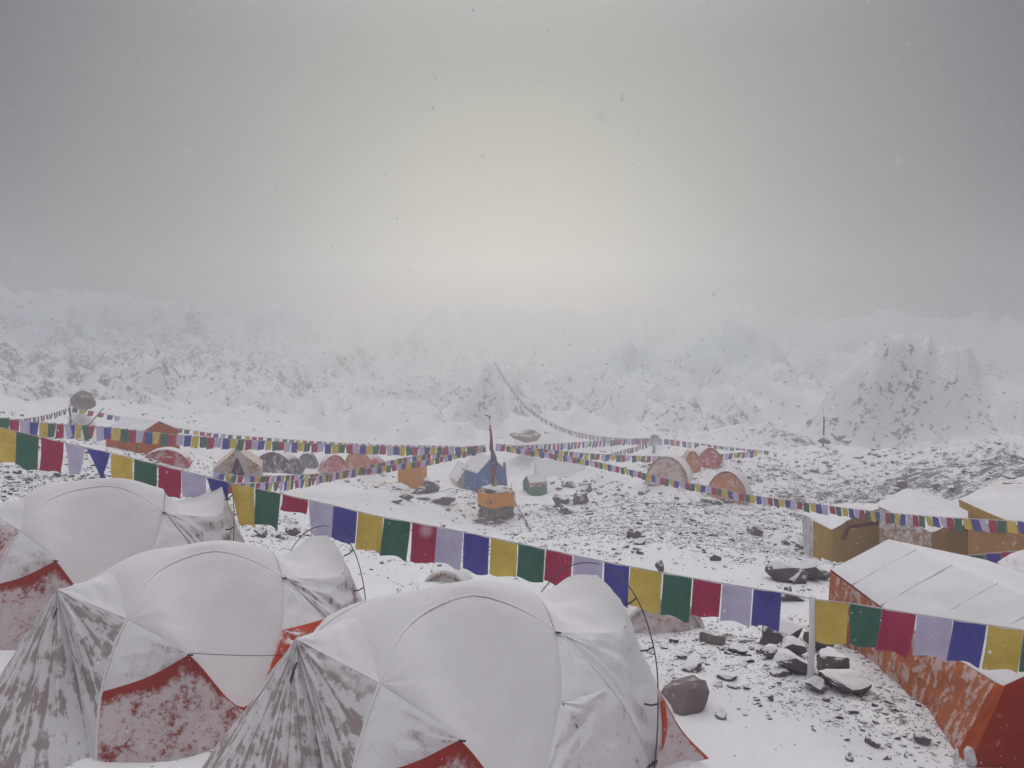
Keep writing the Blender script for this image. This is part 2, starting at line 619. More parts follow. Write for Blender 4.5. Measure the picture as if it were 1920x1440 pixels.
# terrain
M_GROUND, nt, n, l, b = new_mat("snow_ground")
nb = NB(nt)
t, g, nz = coords(nb)
pos = g.outputs['Position']
at = n.new("ShaderNodeAttribute")
at.attribute_name = "rockiness"
ai = n.new("ShaderNodeAttribute")
ai.attribute_name = "ice"
af = n.new("ShaderNodeAttribute")
af.attribute_name = "far"
rk = at.outputs['Fac']
fineN = nb.noise(pos, 9.0, 6, .7)
midN = nb.noise(pos, 1.7, 6, .68)
farN = nb.noise(pos, .5, 8, .74)
near_sp = nb.math('ADD', nb.math('MULTIPLY', fineN, .55), nb.math('MULTIPLY', midN, .45))
far_sp = nb.math('ADD', nb.math('MULTIPLY', farN, .55), nb.math('MULTIPLY', midN, .45))
sp = nb.math('ADD', nb.math('MULTIPLY', near_sp, nb.math('SUBTRACT', 1.0, af.outputs['Fac'])), nb.math('MULTIPLY', far_sp, af.outputs['Fac']))
steep = nb.math('MULTIPLY', nb.math('SUBTRACT', .90, nz), .12)
thr = nb.math('ADD', nb.math('ADD', sp, nb.math('MULTIPLY', rk, nb.math('ADD', .10, nb.math('MULTIPLY', af.outputs['Fac'], .07)))), nb.math('MAXIMUM', steep, -.02))
rockf = nb.step(thr, .645, .70)
rcol = nb.mix(midN, (.075, .062, .075), (.20, .175, .18))
scol = nb.mix(farN, (.78, .785, .80), (.86, .86, .87))
icol = nb.mix(midN, (.50, .68, .74), (.72, .82, .85))
icef = nb.math('MULTIPLY', ai.outputs['Fac'], nb.step(nb.math('ADD', farN, nb.math('MULTIPLY', ai.outputs['Fac'], .3)), .5, .72))
c = nb.mix(icef, scol, icol)
c = nb.mix(rockf, c, rcol)
l.new(c, b.inputs['Base Color'])
b.inputs['Roughness'].default_value = .8
b.inputs['Specular IOR Level'].default_value = .2
nb.bump(nb.math('ADD', nb.math('MULTIPLY', near_sp, 1.0), nb.math('MULTIPLY', rockf, .5)), .5, .06, b)

# cloth of the tents
ORANGE = (.62, .085, .035)
RED = (.50, .03, .028)
M_TOP = mat_snowy("fly_under_snow", (.52, .37, .39), cover=.90, dust=.6, scale=5.0, lmax=.93)
M_TOPTHIN = mat_snowy("fly_under_thin_snow", (.55, .33, .34), cover=.70, dust=.62, scale=7.0)
M_SIDE = mat_snowy("fly_side_dusted", (.33, .045, .042), cover=.36, dust=.57, scale=26.0, maxc=.72, band=1.0, band_w=.20, col2=(.42, .05, .04))
M_SIDE_SMOOTH = mat_snowy("fly_side_frosted", (.52, .36, .38), cover=.52, dust=.66, scale=11.0)
M_SIDE_RED = mat_snowy("fly_side_red", ORANGE, cover=.25, dust=.30, scale=16.0, band=1.0, band_w=.30)
M_VEST = mat_snowy("vestibule_cloth", (.36, .30, .295), cover=.30, dust=.3, scale=9.0, streak=.36)
M_VEST_SMOOTH = mat_snowy("vestibule_cloth_snowed", (.38, .31, .32), cover=.78, dust=.56, scale=6.0, streak=.62)
M_VEST_CREASED = mat_snowy("vestibule_cloth_creased", (.36, .28, .29), cover=.60, dust=.5, scale=7.0, streak=.46, maxc=.75)
M_SKIRT = mat_snowy("skirt_cloth", ORANGE, cover=.75, dust=.70, scale=14.0, band=1.0, band_w=.10)
M_STRAP = mat_snowy("red_strap", ORANGE, cover=.1, dust=.08, scale=30.0)
M_POLE = mat_plain("pole_dark", (.035, .035, .05), .45)
M_CORD = mat_plain("cord_dark", (.05, .045, .06), .8)
M_CORD_PALE = mat_plain("cord_pale", (.55, .52, .56), .85)


# ------------------------------------------------------------------ the ground: one sheet to the horizon
def rock_mask(x, y):
    m = np.full(len(x), .18)
    r = np.hypot(x, y)
    for (px, py, d, rad, a) in [(1250, 960, 29, 9, 1.0), (1330, 1000, 20, 5, .75), (1400, 900, 44, 9, .55), (80, 900, 16, 6, .95), (1450, 1270, 8.0, 1.6, .8),
                                (1330, 1230, 8.2, .9, .6), (1720, 1390, 6.6, 1.0, 1.0), (1600, 1330, 7.0, .7, .9), (795, 930, 40, 3.2, 1.1), (1070, 930, 38, 2.6, 1.1), (930, 980, 36, 2.0, .5),
                                (60, 730, 105, 30, .48), (260, 640, 210, 55, .5), (60, 680, 140, 30, .5), (1790, 850, 78, 10, .35), (1800, 780, 97, 9, .05), (1580, 830, 66, 7, .8), (1500, 800, 80, 9, .6), (1700, 905, 36, 9, .8), (1860, 870, 40, 8, .7),
                                (400, 880, 28, 5, .7), (1750, 640, 210, 22, 1.3), (1480, 690, 150, 6, 1.0), (1080, 1020, 26, 3.2, .35),
                                (500, 700, 160, 40, .35), (1100, 740, 150, 30, .35), (1360, 780, 100, 16, .45), (900, 760, 130, 20, .3)]:
        bx, by = W(px, py, d)
        m += a * np.exp(-((x - bx) ** 2 + (y - by) ** 2) / (2 * (rad * .6) ** 2))
    for (px, py, d, rad, a) in [(650, 960, 27, 8, .55), (1000, 870, 62, 12, .5), (1450, 1380, 6.3, 1.1, .5), (650, 790, 108, 10, .3), (1420, 730, 140, 10, .35), (1600, 700, 110, 9, .45),
                                (980, 960, 30, 5, .25), (1745, 770, 97, 11, .16), (925, 740, 125, 9, .35), (150, 700, 120, 20, .2), (820, 990, 29, 4, .3), (270, 790, 95, 10, .2)]:
        bx, by = W(px, py, d)
        m -= a * np.exp(-((x - bx) ** 2 + (y - by) ** 2) / (2 * (rad * .6) ** 2))
    m += .17 * sstep(66, 105, r)
    m += .12 * pnoise(x / 7, y / 7, 31) + .16 * pnoise(x / 30, y / 30, 32) * sstep(60, 120, r)
    return np.clip(m, -.4, 1.3)


def ice_mask(x, y):
    m = np.zeros(len(x))
    for (px, py, d, rad, a) in [(235, 580, 258, 30, 1.0), (450, 575, 252, 26, 1.0), (1345, 715, 168, 15, 1.0), (50, 630, 205, 22, 1), (120, 640, 185, 18, 1), (1160, 650, 180, 12, .8),
                                (1650, 730, 96, 4, .4), (1620, 770, 92, 3, .35), (1230, 760, 130, 9, .6), (720, 690, 180, 12, .4)]:
        bx, by = W(px, py, d)
        m += a * np.exp(-((x - bx) ** 2 + (y - by) ** 2) / (2 * (rad * .7) ** 2))
    return np.clip(m, 0, 1)


az_f = np.radians(np.linspace(-40, 40, 480))
az_c = np.radians(np.linspace(40, 320, 86))[1:-1]
azs = np.concatenate([az_f, az_c])
rs_ = np.exp(np.linspace(math.log(.45), math.log(335), 420))
AZ, RR = np.meshgrid(azs, rs_, indexing='ij')
gx, gy = (np.sin(AZ) * RR).ravel(), (np.cos(AZ) * RR).ravel()
gzv = ground(gx, gy)
na, nr = AZ.shape
ii, jj = np.meshgrid(np.arange(na), np.arange(nr - 1), indexing='ij')
i2 = (ii + 1) % na
gf = np.stack([ii * nr + jj, ii * nr + jj + 1, i2 * nr + jj + 1, i2 * nr + jj], -1).reshape(-1, 4)
gv = np.stack([gx, gy, gzv], -1)
# close the tiny hole under the camera
me = big_mesh("ground", np.vstack([gv, [[0, 0, float(gzv.reshape(na, nr)[:, 0].mean())]]]), gf, smooth=True)
for nm, arr in (("rockiness", rock_mask(gx, gy)), ("ice", ice_mask(gx, gy)), ("far", sstep(18, 70, np.hypot(gx, gy)))):
    a = me.attributes.new(nm, 'FLOAT', 'POINT')
    a.data.foreach_set("value", np.append(arr, 0).astype(np.float32))
bm = bmesh.new()
bm.from_mesh(me)
bm.verts.ensure_lookup_table()
cidx = len(bm.verts) - 1
for i in range(na):
    bm.faces.new((bm.verts[cidx], bm.verts[((i + 1) % na) * nr], bm.verts[i * nr]))
bm.normal_update()
if sum(1 for f in list(bm.faces)[:200] if f.normal.z > 0) < 100:
    bmesh.ops.reverse_faces(bm, faces=bm.faces)
bm.to_mesh(me)
bm.free()
ground_o = add_obj("ground", me, None, M_GROUND)
tag(ground_o, "snow covered moraine and glacier sloping down to the camp", None, None, "structure")
Z_MIN, Z_MAX = float(gzv.min()), float(gzv.max())

# ------------------------------------------------------------------ haze: one closed box of thin snowfall air
hz_top = max(Z_MAX, EYE) + 1
bm = bmesh.new()
bmesh.ops.create_cube(bm, size=1)
bmesh.ops.scale(bm, vec=(690, 690, hz_top - (Z_MIN - 1.5)), verts=bm.verts)
bmesh.ops.translate(bm, vec=(0, 0, (hz_top + Z_MIN - 1.5) / 2), verts=bm.verts)
me = bpy.data.meshes.new("haze")
bm.to_mesh(me)
bm.free()
M_HAZE = bpy.data.materials.new("haze_air")
M_HAZE.use_nodes = True
hn = M_HAZE.node_tree.nodes
for x in list(hn):
    if x.type == 'BSDF_PRINCIPLED':
        hn.remove(x)
hv = hn.new("ShaderNodeVolumePrincipled")
hv.inputs['Color'].default_value = (.980, .982, .992, 1)
hv.inputs['Density'].default_value = .0068
hv.inputs['Anisotropy'].default_value = .85
M_HAZE.node_tree.links.new(hv.outputs[0], hn["Material Output"].inputs['Volume'])
tag(add_obj("haze", me, None, M_HAZE), "pale snowfall haze filling the valley air", None, None, "stuff")


# ------------------------------------------------------------------ rocks
def hull_rock(name, seed, npts=16, flat=.62, boxy=.35, sub=1, noise=.06):
    rd = random.Random(seed)
    bm = bmesh.new()
    for _ in range(npts):
        v = Vector((rd.gauss(0, 1), rd.gauss(0, 1), rd.gauss(0, 1))).normalized()
        mx = max(abs(c) for c in v)
        v = v.lerp(v / mx, boxy) * rd.uniform(.8, 1.0) * .5
        bm.verts.new((v.x, v.y * .8, v.z * flat))
    res = bmesh.ops.convex_hull(bm, input=bm.verts)
    bmesh.ops.delete(bm, geom=[e for e in res['geom_interior'] if isinstance(e, bmesh.types.BMVert)], context='VERTS')
    if sub:
        bmesh.ops.subdivide_edges(bm, edges=bm.edges, cuts=2, use_grid_fill=True)
        bmesh.ops.triangulate(bm, faces=bm.faces)
        bmesh.ops.smooth_vert(bm, verts=bm.verts, factor=.35, use_axis_x=True, use_axis_y=True, use_axis_z=True)
        from mathutils import noise as mn
        for v in bm.verts:
            v.co += v.co.normalized() * noise * mn.fractal(v.co * 4 + Vector((seed, 0, 0)), 1.0, 2.0, 3)
    me = bpy.data.meshes.new(name)
    bm.to_mesh(me)
    bm.free()
    return me


ROCKS = [hull_rock("rock", s, 13 + s % 6, .5 + .06 * (s % 4), .2 + .12 * (s % 4)) for s in range(8)]
ROCKS_BARE = [m.copy() for m in ROCKS]
ROCKS_DARK = [m.copy() for m in ROCKS]
ROCKS_FAR = [hull_rock("rock", 40 + s, 11, .6, .3, 0) for s in range(6)]
for ms, mt in ((ROCKS, M_ROCK), (ROCKS_BARE, M_ROCK_BARE), (ROCKS_DARK, M_ROCK_DARK), (ROCKS_FAR, M_ROCK_FAR)):
    for m_ in ms:
        m_.materials.append(mt)


def rock(px, py, wpx, hpx, label, kind=ROCKS, cat="rock", group=None, name="rock", rz=None, tilt=.15, d=None, depth=.8, lift=.0, seed=None):
    """px, py: middle of the rock's foot in the photograph, wpx, hpx: its size there"""
    p = on_ground(px, py) if d is None else P(px, py, d)
    dist = p[1]
    w, h = wpx * dist / FPX, hpx * dist / FPX
    rd = random.Random(int(px * 7 + py))
    me_ = kind[(seed if seed is not None else rd.randrange(100)) % len(kind)]
    o = bpy.data.objects.new(name, me_)
    dm = np.array([v.co for v in me_.vertices])
    ext = dm.max(0) - dm.min(0)
    o.scale = (w / ext[0], w * depth / ext[1], h * 1.12 / ext[2])
    o.rotation_euler = (rd.uniform(-tilt, tilt), rd.uniform(-tilt, tilt), rd.uniform(-.7, .7) if rz is None else rz)
    o.location = (p[0], p[1] + w * depth * .3, p[2] + h * (.40 + lift))
    COL.objects.link(o)
    return tag(o, label, cat, group)


# ------------------------------------------------------------------ near tents
NOD = {'Vf': (-1.2, 0, 1.17), 'J1': (-.86, -.50, .98), 'N1': (-.61, -1.02, .78), 'A1': (-.54, -.28, 1.205), 'A2': (-.02, -.11, 1.24),
       'S1': (.535, -.435, .96), 'A4': (.70, -.645, .745), 'A5': (.86, -.81, .46), 'R': (1.054, -.87, .03), 'Vr': (1.268, .03, 1.135),
       'L': (-.2, -1.10, .28), 'J2': (-1.13, -.69, .57), 'S2': (.307, -.78, .65), 'F': (-1.28, -.92, -.02), 'Bm': (.1, -1.22, -.03),
       'B1': (-.55, -1.22, -.03)}
CEN = np.array([0, 0, .4])


def mir(p):
    return (p[0], -p[1], p[2])


def expedition_tent(loc, heading, label, seed, red_side=False, frosted_front=False, lines=()):
    root = thing("dome_tent", loc, label, "tent", "snow laden dome tents in front", heading)
    N = NOD

    def dense(keys):
        """dense curve through nodes (names or points), with the index of every node"""
        pts = np.array([N[k] if isinstance(k, str) else k for k in keys], float)
        c = crv(pts, 240)
        return c, [int(np.argmin(np.linalg.norm(c - p, axis=1))) for p in pts]

    def add(name, c0, c1, mat, sgn=1, n=24, m=16, **k):
        if sgn < 0:
            c0, c1 = np.asarray(c0) * (1, -1, 1), np.asarray(c1) * (1, -1, 1)
        return add_obj(name, loft_mesh(name, c0, c1, n, m, center=CEN, seed=seed, lin=True, **k), root, mat)

    arch, ai_ = dense(['F', 'J2', 'J1', 'A1', 'A2', (.28, -.24, 1.15), 'S1', 'A4', 'A5', 'R'])
    low, li_ = dense(['J1', 'N1', 'L', 'S2', 'S1'])
    cut = (ai_[7] + ai_[8]) // 2
    jn, _ = dense(['J2', (-.87, -.885, .655), 'N1'])
    sa_, _ = dense(['S2', (.55, -.79, .64), tuple(arch[cut])])
    lb = np.linspace(N['L'], N['Bm'], 20)
    K0, K1, K2 = (1.12, -.50, .87), (1.24, -.27, 1.05), (1.29, 0, 1.12)
    kk, ki_ = dense(['S1', K0, K1, K2])
    fs, _ = dense(['J1', (-.78, 0, 1.20), mir(N['J1'])])
    rc, _ = dense(['S1', (.60, -.2, 1.09), (.63, 0, 1.12), (.60, .2, 1.09), mir(N['S1'])])
    flip = np.array([1, -1, 1])
    ar = arch[ai_[2]:ai_[6] + 1]
    add_obj("roof_panel", coons_mesh("roof_panel", ar, ar * flip, fs, rc, 34, 18, bulge=.01, wr=.012, wrf=(5, 3), seed=seed, center=CEN), root, M_TOP)
    add("roof_panel", [N['Vf']], fs, M_TOP, n=18, m=14, bulge=-.015, wr=.02, wrf=(4, 4))
    kb = kk[:ki_[1] + 1]
    kf = np.vstack([kk[ki_[1]:], (kk[ki_[1]:-1] * flip)[::-1]])
    add_obj("roof_panel", coons_mesh("roof_panel", kb, kb * flip, rc, kf, 20, 18, bulge=-.012, wr=.03, wrf=(4, 4), seed=seed + 2, center=CEN), root, M_TOP)
    for sgn in (1, -1):
        add("side_panel", ar, low, M_TOP, sgn, 36, 22, bulge=.045, wr=.010, wrf=(5, 4))
        m3 = np.array([1, sgn, 1])

        def cadd(cb, ct, cl, cr_, mat, n, m, **k):
            add_obj("side_panel", coons_mesh("side_panel", cb * m3, ct * m3, cl * m3, cr_ * m3, n, m, center=CEN, seed=seed, **k), root, mat)
        cadd(low[:li_[1] + 1], jn, arch[ai_[1]:ai_[2] + 1][::-1], low[li_[1]:li_[1] + 1], M_SIDE_SMOOTH, 18, 12, bulge=.012, wr=.012)
        cadd(np.vstack([jn, low[li_[1] + 1:li_[2] + 1]]), dense(['F', (-.9, -1.13, -.03), 'B1', (-.2, -1.24, -.03), 'Bm'])[0], arch[:ai_[1] + 1][::-1], lb, M_SIDE, 40, 24, bulge=.02, wr=.018, wrf=(7, 6))
        cadd(arch[ai_[6]:cut + 1], low[li_[3]:][::-1], low[-1:], sa_[::-1], M_SIDE_SMOOTH, 16, 14, bulge=.015, wr=.015)
        add("side_panel", np.vstack([sa_, arch[cut + 1:]]), np.vstack([low[li_[2]:li_[3] + 1][::-1], lb[1:]]), M_SIDE_RED if red_side else M_SIDE_SMOOTH, sgn, 28, 22, bulge=.03, wr=.03, wrf=(5, 6))
        fb = dense(['F', (-1.76, -.76, -.06), (-2.05, 0, -.06)])[0]
        add("vestibule", [N['Vf']], np.vstack([arch[:ai_[2] + 1][::-1], fb[1:]]), M_VEST if not frosted_front else M_SIDE, sgn, 72, 28, bulge=-.02, pleat=.022, pleats=6, wr=.02, wrf=(12, 3), ep=1.3)
        rb = dense(['R', (1.50, -.74, -.03), (1.74, 0, -.05)])[0]
        add("vestibule", kk, np.vstack([arch[ai_[6]:], rb[1:]]), M_VEST_CREASED if lines else M_VEST_SMOOTH, sgn, 48, 24, bulge=.025, pleat=.012, pleats=3, wr=.035, wrf=(6, 4), ep=1.0)
    # hoop pole over the rear vestibule
    hoop = crv([(1.06, -.90, -.03), (1.13, -.86, .35), (1.23, -.72, .74), (1.31, -.42, 1.07), (1.345, 0, 1.19), (1.31, .42, 1.07), (1.23, .72, .74), (1.13, .86, .35), (1.06, .9, -.03)], 44)
    add_obj("hoop_pole", tube_mesh("hoop_pole", hoop, .0048, 6), root, M_POLE)
    for sgn in (1, -1):
        # the poles felt under the fly, and the clips that hold it
        add_obj("pole_sleeve", tube_mesh("pole_sleeve", arch[::6] * (1, sgn, 1), .011, 6), root, M_TOPTHIN)
    add_obj("zipper", tube_mesh("zipper", crv([(-1.23, -.10, 1.06), (-1.36, -.13, .78), (-1.5, -.12, .4)], 10), .006, 5), root, M_POLE)
    for k in (6, 11, 16):
        p = hoop[k]
        q = p * .93 + np.array([0.02, 0, .4]) * .07
        add_obj("clip", tube_mesh("clip", np.array([p, (p + q) / 2 + [0, 0, -.01], q]), .007, 5), root, M_POLE)
    # skirt pulled out to a stake beside the hoop
    for sgn in (1, -1):
        add("skirt_panel", crv([(1.105, -.885, .57), (1.28, -.95, .24), (1.52, -1.0, -.03)], 40), crv([(1.10, -.88, .56), (1.13, -.885, .25), (1.07, -.91, -.02)], 40), M_SKIRT, sgn, 16, 10, bulge=-.02)
    # loose red straps
    for (a, w) in (((1.09, -.93, .50), .035), ((1.10, -.91, .48), .02)):
        a = np.array(a)
        add_obj("strap", loft_mesh("strap", [a, a + (.01, -.015, -.2), a + (.0, -.01, -.36)], [a + (w, .0, 0), a + (w + .02, -.01, -.2), a + (w, .0, -.34)], 6, 2), root, M_STRAP)
    # guy lines
    n1 = np.array(N['N1'])
    s1 = np.array(N['S1'])
    cands = ((n1 + (0, -.03, .02), np.array(N['S2']) + (.02, -.2, -.16)), (s1 + (0, -.02, .03), np.array(N['A5']) + (.0, -.06, .06)))
    for a, b_ in [cands[k] for k in lines]:
        add_obj("guy_line", tube_mesh("guy_line", crv([a, (a + b_) / 2 + (0, 0, -.01), b_], 8), .0025, 4), root, M_CORD)
    # little dark toggles at the seams
    for k in ('N1', 'S1'):
        p = np.array(N[k])
        add_obj("toggle", tube_mesh("toggle", np.array([p + (-.02, -.02, .012), p + (.02, -.03, 0)]), .007, 5), root, M_POLE)
    # near door flap seam of the side panel
    add_obj("cord", tube_mesh("cord", crv([(.31, -.80, .65), (.42, -.93, .38), (.50, -1.06, .08)], 10), .004, 4), root, M_CORD)
    return root


TENTS = [((-.375, 5.579, .079), .604, "snow laden dome tent in the front middle with black hoop beside the squarish boulder", 3, False, False, ()),
         ((-2.774, 7.046, -.115), .808, "snow laden dome tent with bright red flank and grey pleated porch between two others", 11, True, False, (0, 1)),
         ((-4.646, 8.992, -.04), .619, "rearmost snow laden dome tent at the left with creased rear porch under the flags", 19, False, True, (1,))]
for a, zs in zip(TENTS, (1.0, 1.06, 1.15)):
    expedition_tent(*a).scale = (1, 1, zs)


# ------------------------------------------------------------------ prayer flags
FC = {'Y': (.68, .51, .11), 'G': (.055, .16, .12), 'R': (.42, .04, .105), 'W': (.57, .53, .72), 'B': (.08, .08, .36)}
FN = {'Y': 'yellow', 'G': 'green', 'R': 'red', 'W': 'white', 'B': 'blue'}


def mat_flag(name, col):
    m, nt, n, l, b = new_mat(name)
    nb = NB(nt)
    t, g, nz = coords(nb)
    uv = t.outputs['UV']
    su = n.new("ShaderNodeSeparateXYZ")
    l.new(uv, su.inputs[0])
    weave = nb.noise(g.outputs['Position'], 60.0, 3, .6)
    blot = nb.noise(g.outputs['Position'], 5.0, 3, .5)
    # faint block print: rows of small marks round a central figure
    mk = nb.noise(nb.scalevec(uv, (30, 13, 1)), 1.0, 2, .7)
    mk = nb.step(mk, .56, .64)
    cx = nb.math('ABSOLUTE', nb.math('SUBTRACT', su.outputs[0], .5))
    cy = nb.math('ABSOLUTE', nb.math('SUBTRACT', su.outputs[1], .5))
    inside = nb.math('MULTIPLY', nb.step(cx, .42, .36), nb.step(cy, .40, .34))
    pr = nb.math('MULTIPLY', nb.math('MULTIPLY', mk, inside), .42)
    hem = nb.math('MULTIPLY', nb.step(cx, .455, .475), .25)
    c1 = nb.mix(blot, tuple(x * .72 for x in col), tuple(min(1, x * 1.22 + .02) for x in col))
    c1 = nb.mix(pr, c1, tuple(x * .25 for x in col))
    c1 = nb.mix(hem, c1, tuple(x * .5 + .3 for x in col))
    fleck = nb.step(nb.noise(g.outputs['Position'], 85.0, 2, .5), .70, .76)
    c1 = nb.mix(nb.math('MULTIPLY', fleck, .5), c1, SNOW)
    l.new(c1, b.inputs['Base Color'])
    b.inputs['Roughness'].default_value = .9
    b.inputs['Specular IOR Level'].default_value = .15
    tr = n.new("ShaderNodeBsdfTranslucent")
    l.new(c1, tr.inputs[0])
    mx = n.new("ShaderNodeMixShader")
    mx.inputs[0].default_value = .35
    l.new(b.outputs[0], mx.inputs[1])
    l.new(tr.outputs[0], mx.inputs[2])
    l.new(mx.outputs[0], n["Material Output"].inputs[0])
    nb.bump(nb.math('ADD', weave, blot), .25, .006, b)
    return m


M_FLAG = {k: mat_flag("flag_" + FN[k], c) for k, c in FC.items()}
UNIT_FLAGS = {}


def unit_flag(k, variant):
    """a flag one unit wide and high hung from z = 0, shared between the small flags of the far strings"""
    if (k, variant) in UNIT_FLAGS:
        return UNIT_FLAGS[(k, variant)]
    rd = random.Random(variant * 5 + 1)
    a, ph, sh, cu = rd.uniform(.03, .10), rd.uniform(0, 6), rd.uniform(-.12, .12), rd.uniform(-.15, .25)
    n, m = 4, 5
    vs_, fs_, uv = [], [], []
    for j in range(m + 1):
        for i in range(n + 1):
            s, t_ = i / n, j / m
            vs_.append((s + sh * t_, a * math.sin(ph + s * 5) * t_ + cu * t_ * t_ * .4, -t_ * (1 - .03 * math.sin(ph * 2 + s * 4))))
            uv.append((s, t_))
    for j in range(m):
        for i in range(n):
            q = j * (n + 1) + i
            fs_.append((q, q + 1, q + n + 2, q + n + 1))
    me_ = mesh_from("flag", vs_, fs_, uv)
    me_.materials.append(M_FLAG[k])
    UNIT_FLAGS[(k, variant)] = me_
    return me_


def flag_string(pts, label, fw, fh, order="YGRWB", start=0, gap=.02, cord=.006, skip=(), group=None, cord_mat=None, cat="prayer flags", s0=0.0, s1=None):
    W_ = crv([P(*p) for p in pts], 160)
    root = thing("prayer_flag_string", W_[0], label, cat, group)
    base = W_[0].copy()
    add_obj("cord", tube_mesh("cord", W_ - base, cord, 4), root, cord_mat or M_CORD_PALE)
    L = np.concatenate([[0], np.cumsum(np.linalg.norm(np.diff(W_, axis=0), axis=1))])

    def at(s):
        return np.array([np.interp(s, L, W_[:, k]) for k in range(3)])
    s, i = s0, 0
    rd = random.Random(len(label))
    end = s1 if s1 is not None else L[-1]
    while s + fw < end:
        if i not in skip:
            a, b_ = at(s) - base, at(s + fw) - base
            k = order[(start + i) % len(order)]
            o = bpy.data.objects.new("flag", unit_flag(k, rd.randrange(7)))
            X = b_ - a
            w = np.linalg.norm(X)
            X = X / w
            Z = np.array([0, 0, 1.0])
            Y = np.cross(Z, X)
            Y /= np.linalg.norm(Y)
            hh = fh * rd.uniform(.9, 1.08)
            M = Matrix(((X[0] * w, Y[0] * hh, 0, a[0]), (X[1] * w, Y[1] * hh, 0, a[1]), (X[2] * w, Y[2] * hh, hh, a[2]), (0, 0, 0, 1)))
            o.parent = root
            o.matrix_local = M @ Matrix.Rotation(rd.uniform(-.12, .2), 4, 'X')
            COL.objects.link(o)
        s += fw + gap * rd.uniform(.4, 1.6)
        i += 1
    return root


# the near string: every flag cut and hung on its own
MAIN = [(-45, 790, 11.2), (30, 809, 10.8), (120, 830, 10.5), (205, 849, 10.2), (330, 880, 9.85), (430, 905, 9.6), (530, 927, 9.2), (620, 947, 8.9), (716, 970, 8.6), (818, 988, 8.3), (918, 1008, 8.05),
        (1022, 1030, 7.8), (1130, 1053, 7.6), (1240, 1074, 7.5), (1352, 1094, 7.35), (1466, 1112, 7.25), (1523, 1124, 7.2), (1590, 1131, 7.0), (1717, 1152, 6.35), (1850, 1172, 5.9), (1985, 1192, 5.5)]
mp = np.array(MAIN)


def main_at(px):
    return P(px, np.interp(px, mp[:, 0], mp[:, 1]), np.interp(px, mp[:, 0], mp[:, 2]))


w0 = main_at(-45)
main_root = thing("prayer_flag_string", w0, "nearest and largest string of prayer flags crossing above the front tents", "prayer flags")
add_obj("cord", tube_mesh("cord", np.array([main_at(x) for x in np.linspace(-45, 1985, 130)]) - w0 + [0, 0, .004], .006, 5), main_root, M_CORD_PALE)
# (left, right, colour, height in the photo, lean of the foot, narrowing, kind)
NEARF = [(-45, -14, 'B', 66, -3, 0), (-13, 29, 'Y', 64, -4, 0), (31, 74, 'G', 64, -7, 0), (76, 119, 'R', 60, -6, 2), (121, 160, 'W', 56, -2, 10), (162, 207, 'B', 50, 14, 22),
         (209, 250, 'Y', 66, -4, 0), (251, 294, 'G', 64, -3, 0), (296, 339, 'R', 56, -3, 0), (341, 386, 'W', 50, -2, 0), (387, 429, 'B', 40, 10, 8), (431, 476, 'Y', 78, 10, 8),
         (479, 526, 'G', 70, -8, 2), (529, 577, 'R', 28, -2, 0), (579, 624, 'W', 66, -4, 0), (625, 670, 'B', 62, -4, 0), (671, 718, 'Y', 72, -7, 0), (720, 770, 'G', 74, -8, 0),
         (772, 819, 'R', 74, -6, 0), (820, 869, 'W', 70, -4, 0), (870, 918, 'B', 72, -3, 0), (920, 970, 'Y', 70, -5, 0), (972, 1022, 'G', 64, -2, 0), (1024, 1074, 'R', 62, -4, 0),
         (1076, 1131, 'W', 64, -2, 0), (1133, 1180, 'B', 82, -2, 0), (1182, 1242, 'Y', 80, -5, 0), (1244, 1298, 'G', 82, -4, 0), (1300, 1353, 'R', 72, -4, 0), (1355, 1411, 'W', 72, -4, 0),
         (1413, 1466, 'B', 72, -4, 0), (1528, 1591, 'Y', 82, -3, 0), (1593, 1653, 'G', 80, -6, 0), (1655, 1718, 'R', 82, -5, 0), (1720, 1786, 'W', 80, -3, 0), (1788, 1850, 'B', 80, -5, 0),
         (1852, 1918, 'Y', 84, -5, 0), (1920, 1980, 'G', 84, -4, 0)]
for q, (xa, xb, k, hpx, lean, nar) in enumerate(NEARF):
    a, b_ = main_at(xa) - w0, main_at(xb) - w0
    dist = (a + w0)[1]
    h = hpx * dist / FPX * 1.0
    rd = random.Random(q)
    ph, am = rd.uniform(0, 6), rd.uniform(.010, .026)
    n_, m_ = 10, 10
    X = (b_ - a) / np.linalg.norm(b_ - a)
    Y = np.cross([0, 0, 1.0], X)
    vv, ff, uv = [], [], []
    for j in range(m_ + 1):
        t_ = j / m_
        for i in range(n_ + 1):
            s_ = i / n_
            sx = s_ + (.5 - s_) * (nar / (xb - xa)) * 2 * t_
            p = a + (b_ - a) * sx + X * lean * dist / FPX * t_
            out = am * math.sin(ph + 6 * s_ + 1.5 * t_) * (.3 + t_) + rd.uniform(-.001, .001) + .03 * t_ * t_ * math.sin(ph * 3)
            zz = -h * t_ * (1 + .03 * math.sin(ph + 4.2 * s_)) - (.004 if t_ == 0 else 0)
            vv.append(p + Y * out + np.array([0, 0, zz]))
            uv.append((s_, t_))
    for j in range(m_):
        for i in range(n_):
            z_ = j * (n_ + 1) + i
            ff.append((z_, z_ + 1, z_ + n_ + 2, z_ + n_ + 1))
    fo = add_obj("flag", mesh_from("flag", vv, ff, uv), main_root, M_FLAG[k])
    if hpx == 28:
        fo["label"] = "red flag folded up over the cord"
        # the half folded over the back
    elif k == 'B' and nar > 15:
        fo["label"] = "dark blue flag twisted in the wind"

